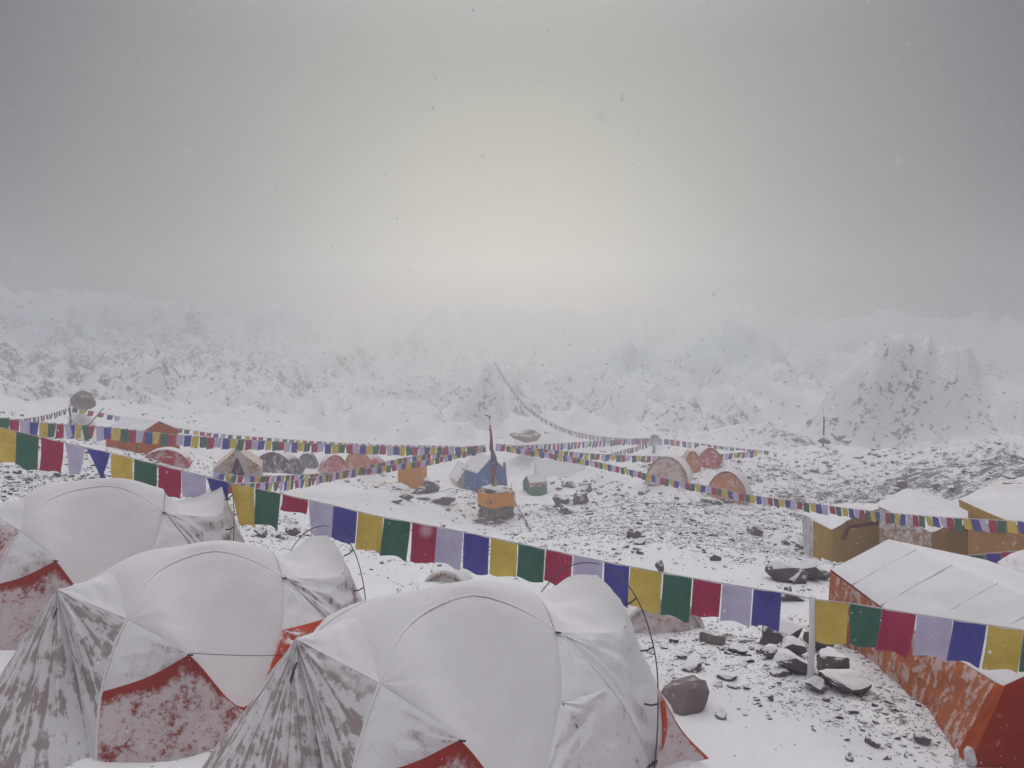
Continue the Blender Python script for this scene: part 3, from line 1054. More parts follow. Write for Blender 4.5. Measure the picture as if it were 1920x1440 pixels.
# farther strings
flag_string([(-60, 772, 16), (30, 788, 17.5), (110, 795, 19), (185, 800, 21), (330, 815, 24), (450, 824, 26.5), (600, 832, 30), (760, 838, 33), (860, 838, 35), (912, 834, 36)],
            "long string of prayer flags from the left edge to the altar pole", .32, .36, "YGRWB", 3, .012, .008)
flag_string([(-40, 795, 30), (40, 786, 33), (90, 777, 36), (132, 764, 39)],
            "short string of dark little flags climbing to the post below the perched boulder", .24, .26, "BGRBY", 0, .09, .01)
flag_string([(136, 764, 39), (190, 775, 40), (290, 795, 41), (380, 810, 42), (450, 817, 43), (600, 828, 45), (720, 834, 47), (860, 836, 50)],
            "thin string of small prayer flags running right from the perched boulder", .26, .24, "GYRRBWG", 0, .14, .012)
flag_string([(400, 886, 24), (470, 893, 25.5), (600, 888, 29), (690, 878, 31), (800, 862, 33.5), (860, 849, 35), (912, 836, 36)],
            "upper of two flag strings left of the altar, sagging past the orange box tent", .25, .27, "WBYGR", 0, .02, .008)
flag_string([(428, 907, 21), (500, 905, 23), (560, 900, 25.5), (640, 884, 29), (700, 871, 31.5), (760, 858, 33.5), (850, 845, 35.6)],
            "lower of two flag strings left of the altar, starting behind the front tents", .27, .29, "GRWBY", 1, .015, .008)
flag_string([(930, 834, 36), (1000, 845, 35), (1100, 862, 33), (1180, 880, 31), (1260, 900, 29), (1330, 912, 27.5), (1400, 927, 26), (1480, 938, 24.3), (1600, 954, 21.9), (1720, 966, 18.9), (1830, 973, 17.0), (1930, 978, 15.6)],
            "string of prayer flags from the altar pole across the rocky slope to the mustard tents", .235, .255, "YBWRG", 2, .02, .008)
flag_string([(930, 832, 36), (1000, 840, 38), (1090, 849, 40.5), (1200, 855, 43), (1290, 855, 45), (1370, 850, 47), (1425, 845, 48.5)],
            "string of prayer flags from the altar pole to the right above the snowy domes", .33, .36, "YGRWB", 3, .05, .01)
flag_string([(960, 836, 50), (1040, 832, 55), (1130, 826, 62), (1225, 822, 68), (1300, 830, 66), (1380, 840, 63), (1445, 846, 60)],
            "faded string of small flags slung over the blue post in mid distance", .45, .5, "WGBRRB", 0, .14, .014)
flag_string([(1222, 826, 68), (1190, 838, 66), (1160, 846, 64), (1130, 856, 62)],
            "faint short string of flags running down left from the blue post", .30, .45, "RWBGR", 0, .10, .014)
flag_string([(928, 678, 122), (938, 697, 119), (955, 722, 115), (980, 755, 109), (1010, 779, 102), (1050, 800, 94), (1100, 815, 85), (1160, 822, 76), (1222, 824, 68)],
            "faint far string of flags coming down off the glacier to the blue post", .55, .5, "BWRGY", 0, .16, .025, cord_mat=M_CORD)
flag_string([(958, 905, 37), (966, 938, 34), (978, 960, 31), (992, 985, 28), (1010, 1012, 25), (1032, 1036, 22.5)],
            "string of prayer flags seen nearly end on running from the altar to the ground", .30, .2, "GRWYB", 0, .02, .008)
flag_string([(1735, 1045, 10.6), (1768, 1043, 10.5), (1820, 1041, 10.4), (1870, 1036, 10.2), (1960, 1030, 10)],
            "short string of dark prayer flags in front of the mustard tents", .172, .25, "RWBYGB", 1, .012, .005)


# ------------------------------------------------------------------ posts and poles
M_POST_SNOW = mat_snowy("post_snowed", (.30, .26, .27), cover=.9, dust=.78, scale=18.0)
M_MAROON = mat_snowy("maroon_cloth", (.26, .02, .06), cover=.12, dust=.12, scale=10)
M_NAVY = mat_snowy("navy_cloth", (.06, .06, .14), cover=.2, dust=.10, scale=10)


def post(px, py0, py1, d, label, rad, mat, name="flag_post", cat="post", extra=None):
    a = P(px, py0, d)
    b_ = P(px, py1, d)
    a[2] = gz(a[0], a[1]) - .05
    root = thing(name, a, label, cat)
    hgt = b_[2] - a[2]
    add_obj("shaft", tube_mesh("shaft", np.array([[0, 0, 0], [.01, 0, hgt * .5], [0, 0, hgt]]), rad, 8, taper=.9), root, mat)
    return root, hgt


p_, h_ = post(1518, 1290, 1120, 7.2, "snow crusted white post holding the near flag string beside the rock heap", .032, M_POST_SNOW)
add_obj("snow_cap", hull_rock("snow_cap", 77, 14, .8, .1, 1, .02), p_, M_TOP).location = (0, 0, h_)
p_.children[-1].scale = (.085, .085, .07)
p_, h_ = post(133, 812, 752, 39.2, "dark post under the perched boulder at the left", .05, M_ROCK_DARK)
for (a, b_) in (((0, -.1, .3), (.75, -.2, -.35)), ((.75, -.2, -.35), (1.7, -.1, .75))):
    add_obj("brace", tube_mesh("brace", np.array([a, b_]) + [0, 0, h_ * .5], .035, 5), p_, M_ROCK_DARK)
p_, h_ = post(1226, 848, 815, 68, "dark blue post with flag strings fanning from it in mid distance", .14, M_NAVY)
add_obj("cloth", loft_mesh("cloth", [(-.35, -.16, h_ - .1), (.0, -.2, h_), (.45, -.16, h_ - .1)], [(-.25, -.18, h_ - .8), (.0, -.2, h_ - .9), (.3, -.17, h_ - .75)], 8, 6), p_, M_NAVY)
p_, h_ = post(1543, 850, 782, 58, "thin dark mast standing on the stony mound at the right", .07, M_POLE, "mast", "mast")
hb = add_obj("footing", hull_rock("footing", 5, 14, .9, .4), p_, M_ROCK_DARK)
hb.scale = (1.1, .9, 1.1)
hb.location = (0, -.1, .45)
add_obj("whip", tube_mesh("whip", np.array([[-.08, 0, h_ - .1], [-.1, 0, h_ + .7]]), .012, 4), p_, M_POLE)

# ------------------------------------------------------------------ altar with its pole
AP = on_ground(930, 982)
ad = AP[1]
k_ = ad / FPX
M_STONE = mat_rock("altar_stone", (.17, .13, .145), .25, 5.0)
M_SAFFRON = mat_snowy("saffron_cloth", (.78, .27, .03), cover=.10, dust=.06, scale=5.0, col2=(.82, .36, .06))
altar = thing("stone_altar", AP, "square stone altar wrapped in an orange cloth with a snowy top", "altar")
aw = 56 * k_
rows = 5
bh = 58 * k_ / rows
rd = random.Random(3)
STM = [hull_rock("stone", 60 + s, 14, .8, .85, 0) for s in range(5)]
for m_ in STM:
    m_.materials.append(M_STONE)


def stone(parent, x, y, z, sx, sy, sz, rz):
    o = bpy.data.objects.new("stone", STM[rd.randrange(5)])
    o.parent = parent
    o.location = (x, y, z)
    o.scale = (sx * 1.25, sy * 1.5, sz * 1.45)
    o.rotation_euler = (0, 0, rz)
    COL.objects.link(o)


rot = .35
ca, sa = math.cos(rot), math.sin(rot)
for r_ in range(rows):
    for side in range(4):
        for i in range(4):
            u = (i + .5) / 4 - .5 + rd.uniform(-.03, .03)
            lx, ly = [(u, -.5), (.5, u), (u, .5), (-.5, u)][side]
            lx *= aw * .92
            ly *= aw * .92
            stone(altar, lx * ca - ly * sa, ly * ca + lx * sa + aw * .5, bh * (r_ + .45), aw * .25, aw * .16, bh, rot + side * math.pi / 2 + rd.uniform(-.1, .1))
core = add_obj("core", hull_rock("core", 81, 40, 1.0, .95, 1, .02), altar, M_STONE)
core.scale = (aw * .95, aw * 1.1, bh * rows * .95)
core.location = (0, aw * .5, bh * rows * .45)
core.rotation_euler = (0, 0, rot)


def ring(rad, z, n=40, wob=.02, seed=0):
    out = []
    for i in range(n + 1):
        a = 2 * math.pi * i / n
        c_, s_ = math.cos(a), math.sin(a)
        m_ = max(abs(c_), abs(s_)) ** .8
        rr = rad / m_ * (1 + wob * math.sin(a * 7 + seed))
        x, y = c_ * rr, s_ * rr
        out.append((x * ca - y * sa, x * sa + y * ca + aw * .5, z + .03 * math.sin(a * 5 + seed)))
    return out


ht = bh * rows
add_obj("cloth_band", loft_mesh("cloth_band", ring(aw * .54, ht * 1.02, seed=1), ring(aw * .575, ht * .56, wob=.03, seed=2), 60, 8, lin=True, wr=.01), altar, M_SAFFRON)
cap = add_obj("snow_cap", hull_rock("snow_cap", 83, 30, .5, .5, 1, .06), altar, mat_snowy("snowy_gravel", (.12, .10, .12), cover=.62, dust=.3, scale=6.0))
cap.scale = (aw * 1.12, aw * 1.2, ht * .75)
cap.location = (0, aw * .5, ht * 1.02)
cap.rotation_euler = (0, 0, rot)
for (dx, dy, s) in ((-.75, -.3, .42), (-.45, -.55, .5), (.1, -.6, .55), (.55, -.45, .4), (.85, -.1, .4), (-.2, -.75, .35), (.75, .3, .3)):
    stone(altar, dx * aw, dy * aw + aw * .5, .06, aw * s, aw * s * .8, aw * s * .55, dx)

pp = AP + np.array([-.12, aw * .5, ht * 1.05])
top = P(918, 786, pp[1])
flagpole = thing("prayer_pole", pp, "tall prayer pole wrapped in maroon cloth standing on the altar", "pole")
hp = top[2] - pp[2]
dx = top[0] - pp[0]
add_obj("shaft", tube_mesh("shaft", np.array([[0, 0, -.4], [dx * .5, 0, hp * .5], [dx, 0, hp]]), .05, 7, taper=.6), flagpole, M_ROCK_DARK)
for (z0, z1, w, m_, off) in ((.56, .92, .16, M_MAROON, 0), (.34, .60, .30, M_NAVY, .1), (.22, .50, .26, M_MAROON, .03), (.10, .36, .22, mat_snowy("brown_cloth", (.16, .08, .07), cover=.1, dust=.15, scale=6), 0),
                             (.0, .24, .2, M_FLAG['Y'], .12)):
    x0 = dx * z0
    add_obj("wrap", tube_mesh("wrap", np.array([[x0 + off, -.02, hp * z0], [x0 + off * .7, -.05, hp * (z0 * .5 + z1 * .5)], [dx * z1, 0, hp * z1]]), w * .62, 7, taper=.35), flagpole, m_)
add_obj("finial", tube_mesh("finial", np.array([[dx, 0, hp], [dx + .02, 0, hp + .12], [dx - .2, 0, hp + .2]]), .05, 5, taper=.5), flagpole, M_NAVY)

# the small pole with a red flag right of it
q = on_ground(946, 928)
o = thing("small_prayer_pole", q, "short pole with a green and red cloth hanging right of the blue tent", "pole")
hh = 70 * q[1] / FPX
add_obj("shaft", tube_mesh("shaft", np.array([[0, 0, -.1], [0, 0, hh]]), .04, 6), o, M_ROCK_DARK)
add_obj("cloth", tube_mesh("cloth", np.array([[0, 0, hh * .12], [0.02, -.03, hh * .45], [.02, 0, hh * .55]]), .22, 7, taper=.5), o, M_FLAG['R'])
add_obj("cloth", tube_mesh("cloth", np.array([[0, 0, hh * .55], [0, -.02, hh * .9]]), .13, 7, taper=.7), o, mat_snowy("olive_cloth", (.10, .11, .07), cover=.15, dust=.1, scale=6))


# ------------------------------------------------------------------ house tents and domes of the camp
def quad(name, a, b_, c_, d_, mat, parent, n=12, m=10, bulge=0.0, wr=.0, seed=0, cen=None):
    """a-b upper edge, d-c lower edge"""
    return add_obj(name, loft_mesh(name, [a, b_], [d_, c_], n, m, bulge=bulge, wr=wr, seed=seed, center=cen, wrf=(4, 4)), parent, mat)


def ridge_tent(px, py, wm, lm, wall, ridge, heading, label, roof_mat, wall_mat, gable_mat, cat="tent", d=None, group=None, over=.12, name="ridge_tent", door=None, valance=None, sag=-.04, ref=None):
    """px, py: middle of the foot; long axis along local x"""
    p = on_ground(px, py) if d is None else P(px, py, d)
    p[2] = gz(p[0], p[1]) if d is None else p[2]
    k_s = p[1] / ref if ref else 1.0
    wm, lm, wall, ridge = wm * k_s, lm * k_s, wall * k_s, ridge * k_s
    root = thing(name, p, label, cat, group, heading)
    hx, hy = lm / 2, wm / 2
    cen = (0, 0, wall * .6)
    for s in (-1, 1):
        quad("wall", (-hx, s * hy, wall), (hx, s * hy, wall), (hx, s * hy * 1.06, -.25), (-hx, s * hy * 1.06, -.25), wall_mat, root, bulge=.03, wr=.03, seed=3 + s, cen=cen)
        quad("roof_panel", (-hx - over, 0, ridge), (hx + over, 0, ridge), (hx + over, s * (hy + over), wall - .05), (-hx - over, s * (hy + over), wall - .05), roof_mat, root, bulge=sag, wr=.03, seed=5 + s, cen=cen)
        add_obj("gable", loft_mesh("gable", [(s * hx, -hy, wall), (s * hx, 0, ridge - .03), (s * hx, hy, wall)], [(s * hx * 1.03, -hy, -.25), (s * hx * 1.03, 0, -.25), (s * hx * 1.03, hy, -.25)], 16, 10, lin=True, wr=.03, seed=8 + s, center=cen), root, gable_mat)
        if valance is not None:
            quad("valance", (-hx - over, s * (hy + over) * 1.004, wall - .04), (hx + over, s * (hy + over) * 1.004, wall - .04), (hx + over, s * (hy + over) * 1.01, wall - .28), (-hx - over, s * (hy + over) * 1.01, wall - .28), valance, root, wr=.02, cen=cen)
    if door is not None:
        for s in (-1, 1):
            quad("door_flap", (s * (hx + .02), -.04, wall + (ridge - wall) * .5), (s * (hx + .02), .04, wall + (ridge - wall) * .5), (s * (hx * 1.03 + .02), .32, -.2), (s * (hx * 1.03 + .02), -.32, -.2), door, root, cen=cen)  # dark sheet: the shade of an open entrance put into its colour
    return root


M_MUST = mat_snowy("mustard_cloth", (.50, .28, .045), cover=.10, dust=.05, scale=5.0, col2=(.58, .36, .08))
M_MUST_BROWN = mat_snowy("brown_mustard_cloth", (.42, .20, .06), cover=.10, dust=.07, scale=6.0, col2=(.50, .27, .08))
M_MUST_DUST = mat_snowy("mustard_dusted", (.38, .22, .13), cover=.30, dust=.45, scale=8.0)
M_ORWALL = mat_snowy("orange_house_cloth", (.60, .15, .05), cover=.15, dust=.10, scale=4.0)
M_BLUE = mat_snowy("blue_cloth", (.035, .11, .36), cover=.15, dust=.08, scale=5.0)
M_ROOFW = mat_snowy("roof_under_snow", (.72, .62, .60), cover=.92, dust=.6, scale=3.0)
M_ROOFP = mat_snowy("roof_thin_snow", (.64, .33, .17), cover=.12, dust=.62, maxc=.66, scale=4.0, col2=(.66, .30, .12))
M_BLACK = mat_snowy("dark_opening", (.03, .022, .035), cover=.05, dust=.05, scale=5)
M_MAR = mat_snowy("maroon_trim", (.20, .015, .035), cover=.1, dust=.08, scale=8)
M_PINKRED = mat_snowy("red_cloth_snowed", (.60, .06, .09), cover=.50, dust=.40, scale=7.0, maxc=.65)
M_DARKWINE = mat_snowy("wine_dark_cloth", (.085, .045, .095), cover=.35, dust=.22, scale=4.0)
M_BEIGE = mat_snowy("beige_cloth", (.50, .30, .22), cover=.40, dust=.50, scale=9.0, maxc=.68, col2=(.58, .26, .12))
M_PEACH = mat_snowy("orange_cloth_snowed", (.60, .20, .07), cover=.35, dust=.32, scale=9.0, maxc=.6)

ridge_tent(268, 846, 2.3, 3.0, 1.1, 1.7, R(-36), "orange house tent with snowy gable roof at the left beyond the flags", M_ROOFW, M_ORWALL, M_ORWALL, name="house_tent", ref=42)
ridge_tent(907, 922, 1.7, 1.7, 1.25, 2.0, R(-58), "small bright blue house tent with snowy roof behind the altar", M_ROOFW, M_BLUE, M_BLUE, over=.05, name="house_tent", ref=42)
ridge_tent(868, 908, 1.1, 1.4, .35, 1.15, R(-65), "low pale pink ridge tent half hidden left of the blue tent", M_TOPTHIN, M_BEIGE, M_BEIGE, over=.04, ref=43)
t_ = ridge_tent(773, 911, 1.45, 1.45, 1.45, 1.62, R(12), "orange box shaped toilet tent with snow on top above the stones", M_ROOFW, M_SAFFRON, M_SAFFRON, over=.04, name="toilet_tent", ref=43)
ridge_tent(448, 888, 1.7, 1.6, .4, 1.1, R(-75), "pale snow covered ridge tent with dark entrance beside the wine dark tent", M_ROOFP, M_BEIGE, M_BEIGE, over=.05, door=M_DARKWINE, ref=32)
ridge_tent(1050, 893, 2.4, 3.2, .08, 1.0, R(4), "low tent buried under white snow right of the altar", M_ROOFW, M_TOP, M_TOP, over=.0, ref=52)
ridge_tent(1003, 925, .8, .95, .62, .95, R(25), "small crate like tent with red and green cloth front right of the altar", M_ROOFW, mat_snowy("green_cloth", (.03, .17, .10), cover=.1, dust=.05, scale=5), mat_snowy("green_cloth_b", (.03, .15, .10), cover=.1, dust=.05, scale=5), over=.02, name="small_tent", valance=M_PINKRED, ref=40)


def wedge_dome(px, py, w, h, length, heading, label, roof, front, edge=None, cat="tent", name="dome_tent", group=None, rear=.55, name_front="front_panel", dd=None, ref=None):
    """arched front facing local -y, fly running back to a lower rear"""
    p = on_ground(px, py)
    if dd is not None:
        p = P(px, py, dd)
    k_s = p[1] / ref if ref else 1.0
    w, h, length = w * k_s, h * k_s, length * k_s
    root = thing(name, p, label, cat, group, heading)
    n = 24
    A = [(-w / 2 * math.cos(math.pi * i / n) * (1 - .10 * math.sin(math.pi * i / n)), 0, -.12 + (h + .12) * math.sin(math.pi * i / n) ** .84) for i in range(n + 1)]
    mid = [(x * 1.05, length * .45, -.12 + (z + .12) * 1.02) for x, y, z in A]
    back = [(x * .75, length, -.12 + (z + .12) * rear) for x, y, z in A]
    tail = [(x * .45, length * 1.25, -.15) for x, y, z in A]
    add_obj("fly", loft_mesh("fly", A, mid, 30, 8, wr=.02, center=(0, length / 2, 0)), root, roof)
    add_obj("fly", loft_mesh("fly", mid, back, 30, 8, wr=.02, center=(0, length / 2, 0)), root, roof)
    add_obj("fly", loft_mesh("fly", back, tail, 30, 6, wr=.02, center=(0, length / 2, 0)), root, roof)
    B = [(x * .97, .03, -.12 + (z + .12) * .96) for x, y, z in A]
    base = [(x * .97, -.30 * math.sin(math.pi * (.5 + .5 * x / (w / 2))) * h, -.14) for x, y, z in A]
    add_obj(name_front, loft_mesh(name_front, B, base, 30, 12, bulge=.05 * h, wr=.05, center=(0, length, 0)), root, front)
    add_obj("hoop", tube_mesh("hoop", np.array(A) + [0, -.01, 0], .03, 6), root, edge or front)
    return root


wedge_dome(1250, 905, 2.5, 1.5, 2.2, R(-28), "beige dome tent with pointed snowy roof nearest the rocky slope", M_TOPTHIN, M_BEIGE, M_PEACH, ref=45)
wedge_dome(1330, 878, 2.0, 1.3, 2.0, R(20), "round pink snow topped dome tent behind the other two domes", M_TOPTHIN, M_PINKRED, M_PINKRED, ref=50)
wedge_dome(1298, 884, 1.0, 1.2, 1.2, R(10), "small orange tent wedged between the pink dome and the beige dome", M_ROOFP, M_PEACH, M_PEACH, ref=46)
wedge_dome(1362, 936, 1.9, 1.32, 2.0, R(-30), "orange fronted dome tent with white roof above a strip of dark stones", M_TOP, M_PEACH, M_PINKRED, ref=37)
wedge_dome(308, 871, 1.9, .62, 1.6, R(15), "flattened red dome tent sagging under snow below the orange house tent", M_PINKRED, M_PINKRED, ref=33)
wedge_dome(512, 887, 2.0, .95, 1.8, R(-10), "wine dark tent dusted with snow behind the left flags", M_DARKWINE, M_DARKWINE, ref=36)
wedge_dome(575, 878, 1.0, .75, 1.0, R(0), "small grey dome tent beyond the wine dark tent", mat_snowy("grey_cloth", (.24, .24, .27), cover=.2, dust=.2, scale=4), mat_snowy("grey_cloth_b", (.24, .24, .27), cover=.2, dust=.2, scale=4), ref=40)
wedge_dome(628, 890, 1.3, .95, 1.4, R(25), "pinkish red dome tent behind the double flag string", M_PINKRED, M_PINKRED, ref=38)
wedge_dome(672, 884, 1.7, 1.05, 1.5, R(-25), "rosy dome tent with orange front just left of the orange box tent", M_PINKRED, M_PEACH, ref=38)
wedge_dome(1240, 1185, 1.05, .38, .8, R(10), "low snow drifted orange tent peeping out below the yellow and green flags", mat_snowy("drifted_orange", (.55, .16, .07), cover=.8, dust=.55, scale=18, streak=.40), mat_snowy("drifted_front", (.56, .20, .09), cover=.5, dust=.62, scale=20))
wedge_dome(835, 1092, .62, .16, .7, R(-10), "little of a drifted orange tent between the front tents below the near flags", mat_snowy("drifted_orange_b", (.55, .16, .07), cover=.8, dust=.55, scale=18), mat_snowy("drifted_front_b", (.56, .20, .09), cover=.5, dust=.58, scale=20))


# three mustard mess tents at the right, built from their own corners
def node_tent(name, label, ds, panels, cat="tent", group=None):
    """panels: (name, material, upper edge pixels+distance, lower edge pixels+distance)"""
    panels = [(pn[0], pn[1], [(q[0], q[1], q[2] * ds) for q in pn[2]], [(q[0], q[1], q[2] * ds) for q in pn[3]], *pn[4:]) for pn in panels]
    allp = [P(*q) for pn in panels for q in pn[2] + pn[3]]
    base = np.mean(allp, 0)
    base[2] = min(p[2] for p in allp)
    root = thing(name, base, label, cat, group)
    for i, (nm, mt, up, lo, *kw) in enumerate(panels):
        k = dict(n=16, m=12, wr=.045, wrf=(4, 4), seed=i, lin=True, center=tuple(np.array([0, 3, -.3])))
        if kw:
            k.update(kw[0])
        add_obj(nm, loft_mesh(nm, [P(*q) - base for q in up], [P(*q) - base for q in lo], **k), root, mt)
    return root


GM = "mustard mess tents at the right"
node_tent("mess_tent", "leftmost mustard mess tent with a pointed snow roof", 1.42, [
    ("roof_panel", M_ROOFW, [(1503, 963, 17.2), (1560, 993, 16.6), (1608, 964, 17.0), (1662, 950, 17.6)], [(1520, 950, 18.6), (1575, 944, 19), (1620, 943, 19), (1665, 945, 19)], dict(n=24)),
    ("roof_panel", M_ROOFW, [(1520, 950, 18.6), (1575, 944, 19), (1665, 945, 19)], [(1540, 950, 20.5), (1600, 955, 20.5), (1670, 960, 20.5)]),
    ("wall", M_VEST_SMOOTH, [(1503, 964, 17.3), (1523, 976, 17)], [(1507, 1030, 17.3), (1524, 1060, 17)]),
    ("wall", M_MUST, [(1524, 976, 17), (1560, 994, 16.7), (1608, 966, 17.1), (1662, 951, 17.7)], [(1524, 1062, 17), (1560, 1075, 16.7), (1608, 1090, 17.0), (1668, 1090, 17.5)], dict(n=28)),
    ("trim", M_MAR, [(1588, 985, 16.75), (1625, 980, 16.9), (1665, 974, 17.3)], [(1588, 992, 16.75), (1625, 987, 16.9), (1665, 981, 17.3)]),
    ("strap", M_MAR, [(1588, 985, 16.7), (1596, 984, 16.7)], [(1576, 1012, 16.6), (1586, 1012, 16.6)]),
], group=GM)
node_tent("mess_tent", "middle mustard mess tent with parted brownish door flaps", 1.38, [
    ("roof_panel", M_TOPTHIN, [(1648, 950, 15.6), (1752, 998, 14.6), (1800, 972, 15.2), (1840, 968, 15.6)], [(1645, 942, 17.2), (1700, 915, 17.6), (1760, 930, 17.6), (1830, 958, 17.2)], dict(n=28, bulge=.03)),
    ("roof_panel", M_ROOFW, [(1645, 942, 17.2), (1700, 915, 17.6), (1760, 930, 17.6), (1830, 958, 17.2)], [(1650, 960, 19), (1705, 960, 19.2), (1770, 965, 19), (1835, 975, 18.8)]),
    ("wall", M_MUST_DUST, [(1648, 952, 15.6), (1700, 976, 15.1), (1748, 999, 14.65)], [(1650, 1070, 15.6), (1700, 1090, 15.1), (1742, 1100, 14.6)], dict(n=20)),
    ("wall", M_MUST_BROWN, [(1746, 999, 14.65), (1785, 982, 14.9), (1816, 985, 15.1)], [(1742, 1100, 14.6), (1780, 1100, 14.8), (1817, 1100, 14.9)], dict(n=20)),
    ("door_opening", M_BLACK, [(1814, 985, 15.16), (1832, 986, 15.2)], [(1811, 1100, 15.0), (1850, 1100, 15.1)]),
    ("door_flap", M_MUST_BROWN, [(1823, 986, 15.0), (1860, 988, 15.2), (1888, 990, 15.4)], [(1846, 1060, 15.0), (1866, 1066, 15.1), (1888, 1066, 15.3)], dict(n=20)),
    ("wall", M_MUST, [(1886, 985, 15.6), (1960, 995, 15.9)], [(1886, 1070, 15.5), (1960, 1080, 15.8)]),
    ("trim", M_MAR, [(1780, 985, 14.75), (1830, 990, 14.9), (1885, 982, 15.1)], [(1780, 993, 14.75), (1830, 998, 14.9), (1885, 989, 15.1)]),
], group=GM)
node_tent("mess_tent", "rightmost mustard tent with a deep valance and pinkish snow roof", 1.36, [
    ("roof_panel", M_ROOFP, [(1798, 937, 14.2), (1850, 960, 13.5), (1905, 982, 12.8), (1990, 1015, 12.0)], [(1862, 905, 17.0), (1920, 893, 16.8), (1975, 900, 16.4), (2060, 930, 16)], dict(n=28, bulge=.05)),
    ("roof_panel", M_ROOFW, [(1862, 905, 17.0), (1920, 893, 16.8), (2060, 930, 16)], [(1880, 925, 20), (1940, 930, 20), (2080, 950, 19)]),
    ("valance", M_MUST, [(1797, 936, 14.18), (1850, 960, 13.45), (1905, 983, 12.75), (1990, 1017, 11.95)], [(1799, 951, 14.18), (1850, 975, 13.45), (1902, 1000, 12.75), (1985, 1036, 11.95)], dict(n=24)),
    ("wall", M_MUST_BROWN, [(1815, 955, 14.3), (1905, 995, 13), (1990, 1030, 12.2)], [(1815, 1060, 14.3), (1905, 1080, 13), (1990, 1120, 12.2)]),
], group=GM)
node_tent("crumpled_tent", "crumpled red tent patched with snow at the right edge below the mustard tents", 1.0, [
    ("fly", mat_snowy("crimson_cloth", (.50, .03, .05), cover=.22, dust=.22, scale=8.0), [(1868, 1055, 9.8), (1895, 1038, 9.9), (1960, 1018, 10)], [(1880, 1078, 9.3), (1915, 1112, 9.1), (1990, 1150, 8.9)], dict(bulge=.08, wr=.06)),
    ("wall", M_NAVY, [(1868, 1076, 9.4), (1910, 1108, 9.2), (1985, 1148, 8.98)], [(1862, 1130, 9.4), (1910, 1155, 9.2), (1985, 1190, 8.98)]),
    ("fly", M_PINKRED, [(1895, 1038, 9.9), (1960, 1018, 10)], [(1905, 1070, 10.8), (1970, 1060, 11)]),
])

# the orange tent at the lower right
M_ORSTREAK = mat_snowy("orange_wall_streaked", (.52, .14, .065), cover=.10, dust=.2, scale=14.0, streak=.10, col2=(.58, .20, .08), maxc=.50)
M_ORBARE = mat_snowy("orange_wall_bare", (.55, .11, .035), cover=.06, dust=.05, scale=12.0)
M_DKRED = mat_snowy("dark_red_door", (.33, .032, .02), cover=.03, dust=.03, scale=22.0)
M_ROOFG = mat_snowy("front_roof_under_snow", (.72, .66, .68), cover=.94, dust=.66, scale=4.0)
node_tent("orange_tent", "orange tent with a plain snow roof and dark red door at the lower right", 1.0, [
    ("roof_panel", M_ROOFG, [(1666, 1011, 8.9), (1790, 1061, 7.75), (1925, 1117, 6.75), (2085, 1190, 5.85)], [(1558, 1068, 8.75), (1655, 1140, 7.75), (1765, 1218, 6.85), (1880, 1287, 6.12)], dict(n=36, m=20, bulge=.012, wr=.014, wrf=(6, 3))),
    ("roof_panel", M_ROOFG, [(1666, 1011, 8.9), (1790, 1061, 7.75), (1925, 1117, 6.75), (2085, 1190, 5.85)], [(1850, 1050, 8.9), (2010, 1110, 7.8), (2180, 1200, 6.85), (2420, 1310, 5.95)], dict(n=24, bulge=.03)),
    ("wall", M_ORSTREAK, [(1557, 1069, 8.74), (1655, 1141, 7.74), (1765, 1219, 6.84), (1868, 1281, 6.16)], [(1548, 1205, 8.74), (1640, 1294, 7.7), (1735, 1372, 6.75), (1792, 1420, 6.2)], dict(n=44, m=26, wr=.045, wrf=(9, 3), pleat=.012, pleats=7)),
    ("wall", M_ORBARE, [(1866, 1279, 6.17), (1884, 1287, 6.08)], [(1790, 1420, 6.2), (1822, 1432, 6.04)], dict(bulge=.03)),
    ("door", M_DKRED, [(1883, 1285, 6.09), (1925, 1266, 6.02), (2083, 1192, 5.86), (2250, 1300, 5.9)], [(1820, 1434, 6.03), (1900, 1470, 5.95), (2080, 1500, 5.8), (2250, 1500, 5.85)], dict(n=34, m=20, bulge=.06)),
    ("wall", M_ORSTREAK, [(1850, 1050, 8.92), (2010, 1110, 7.82), (2350, 1290, 6.12)], [(1870, 1195, 8.9), (2060, 1300, 7.8), (2420, 1480, 6.1)], dict(n=24)),
    ("gable", M_ORSTREAK, [(1558, 1069, 8.78), (1666, 1012, 8.92), (1850, 1051, 8.92)], [(1550, 1204, 8.78), (1670, 1200, 8.92), (1868, 1195, 8.92)], dict(n=20)),
    ("roof_seam", M_MAR, [(1557, 1067, 8.735), (1655, 1139.5, 7.735)], [(1557, 1071, 8.735), (1655, 1143.5, 7.735)], dict(n=8, m=1, wr=0)),
])

ot = [o for o in bpy.data.objects if o.name == "orange_tent"][0]
ob = np.array(ot.location)
ridge_c = crv([P(*q) for q in [(1666, 1011, 8.9), (1790, 1061, 7.75), (1925, 1117, 6.75), (2085, 1190, 5.85)]], 60)
eave_c = crv([P(*q) for q in [(1558, 1068, 8.75), (1655, 1140, 7.75), (1765, 1218, 6.85), (1880, 1287, 6.12)]], 60)
for k in (10, 22, 35, 47):
    l_ = np.linspace(ridge_c[k], eave_c[k], 9) - ob + np.array([0, 0, 1.0]) * (.012 * np.sin(np.linspace(.3, 2.8, 9)) + .003)[:, None]
    add_obj("roof_seam", tube_mesh("roof_seam", l_ - [0, 0, .004], .008, 6), ot, M_TOPTHIN)
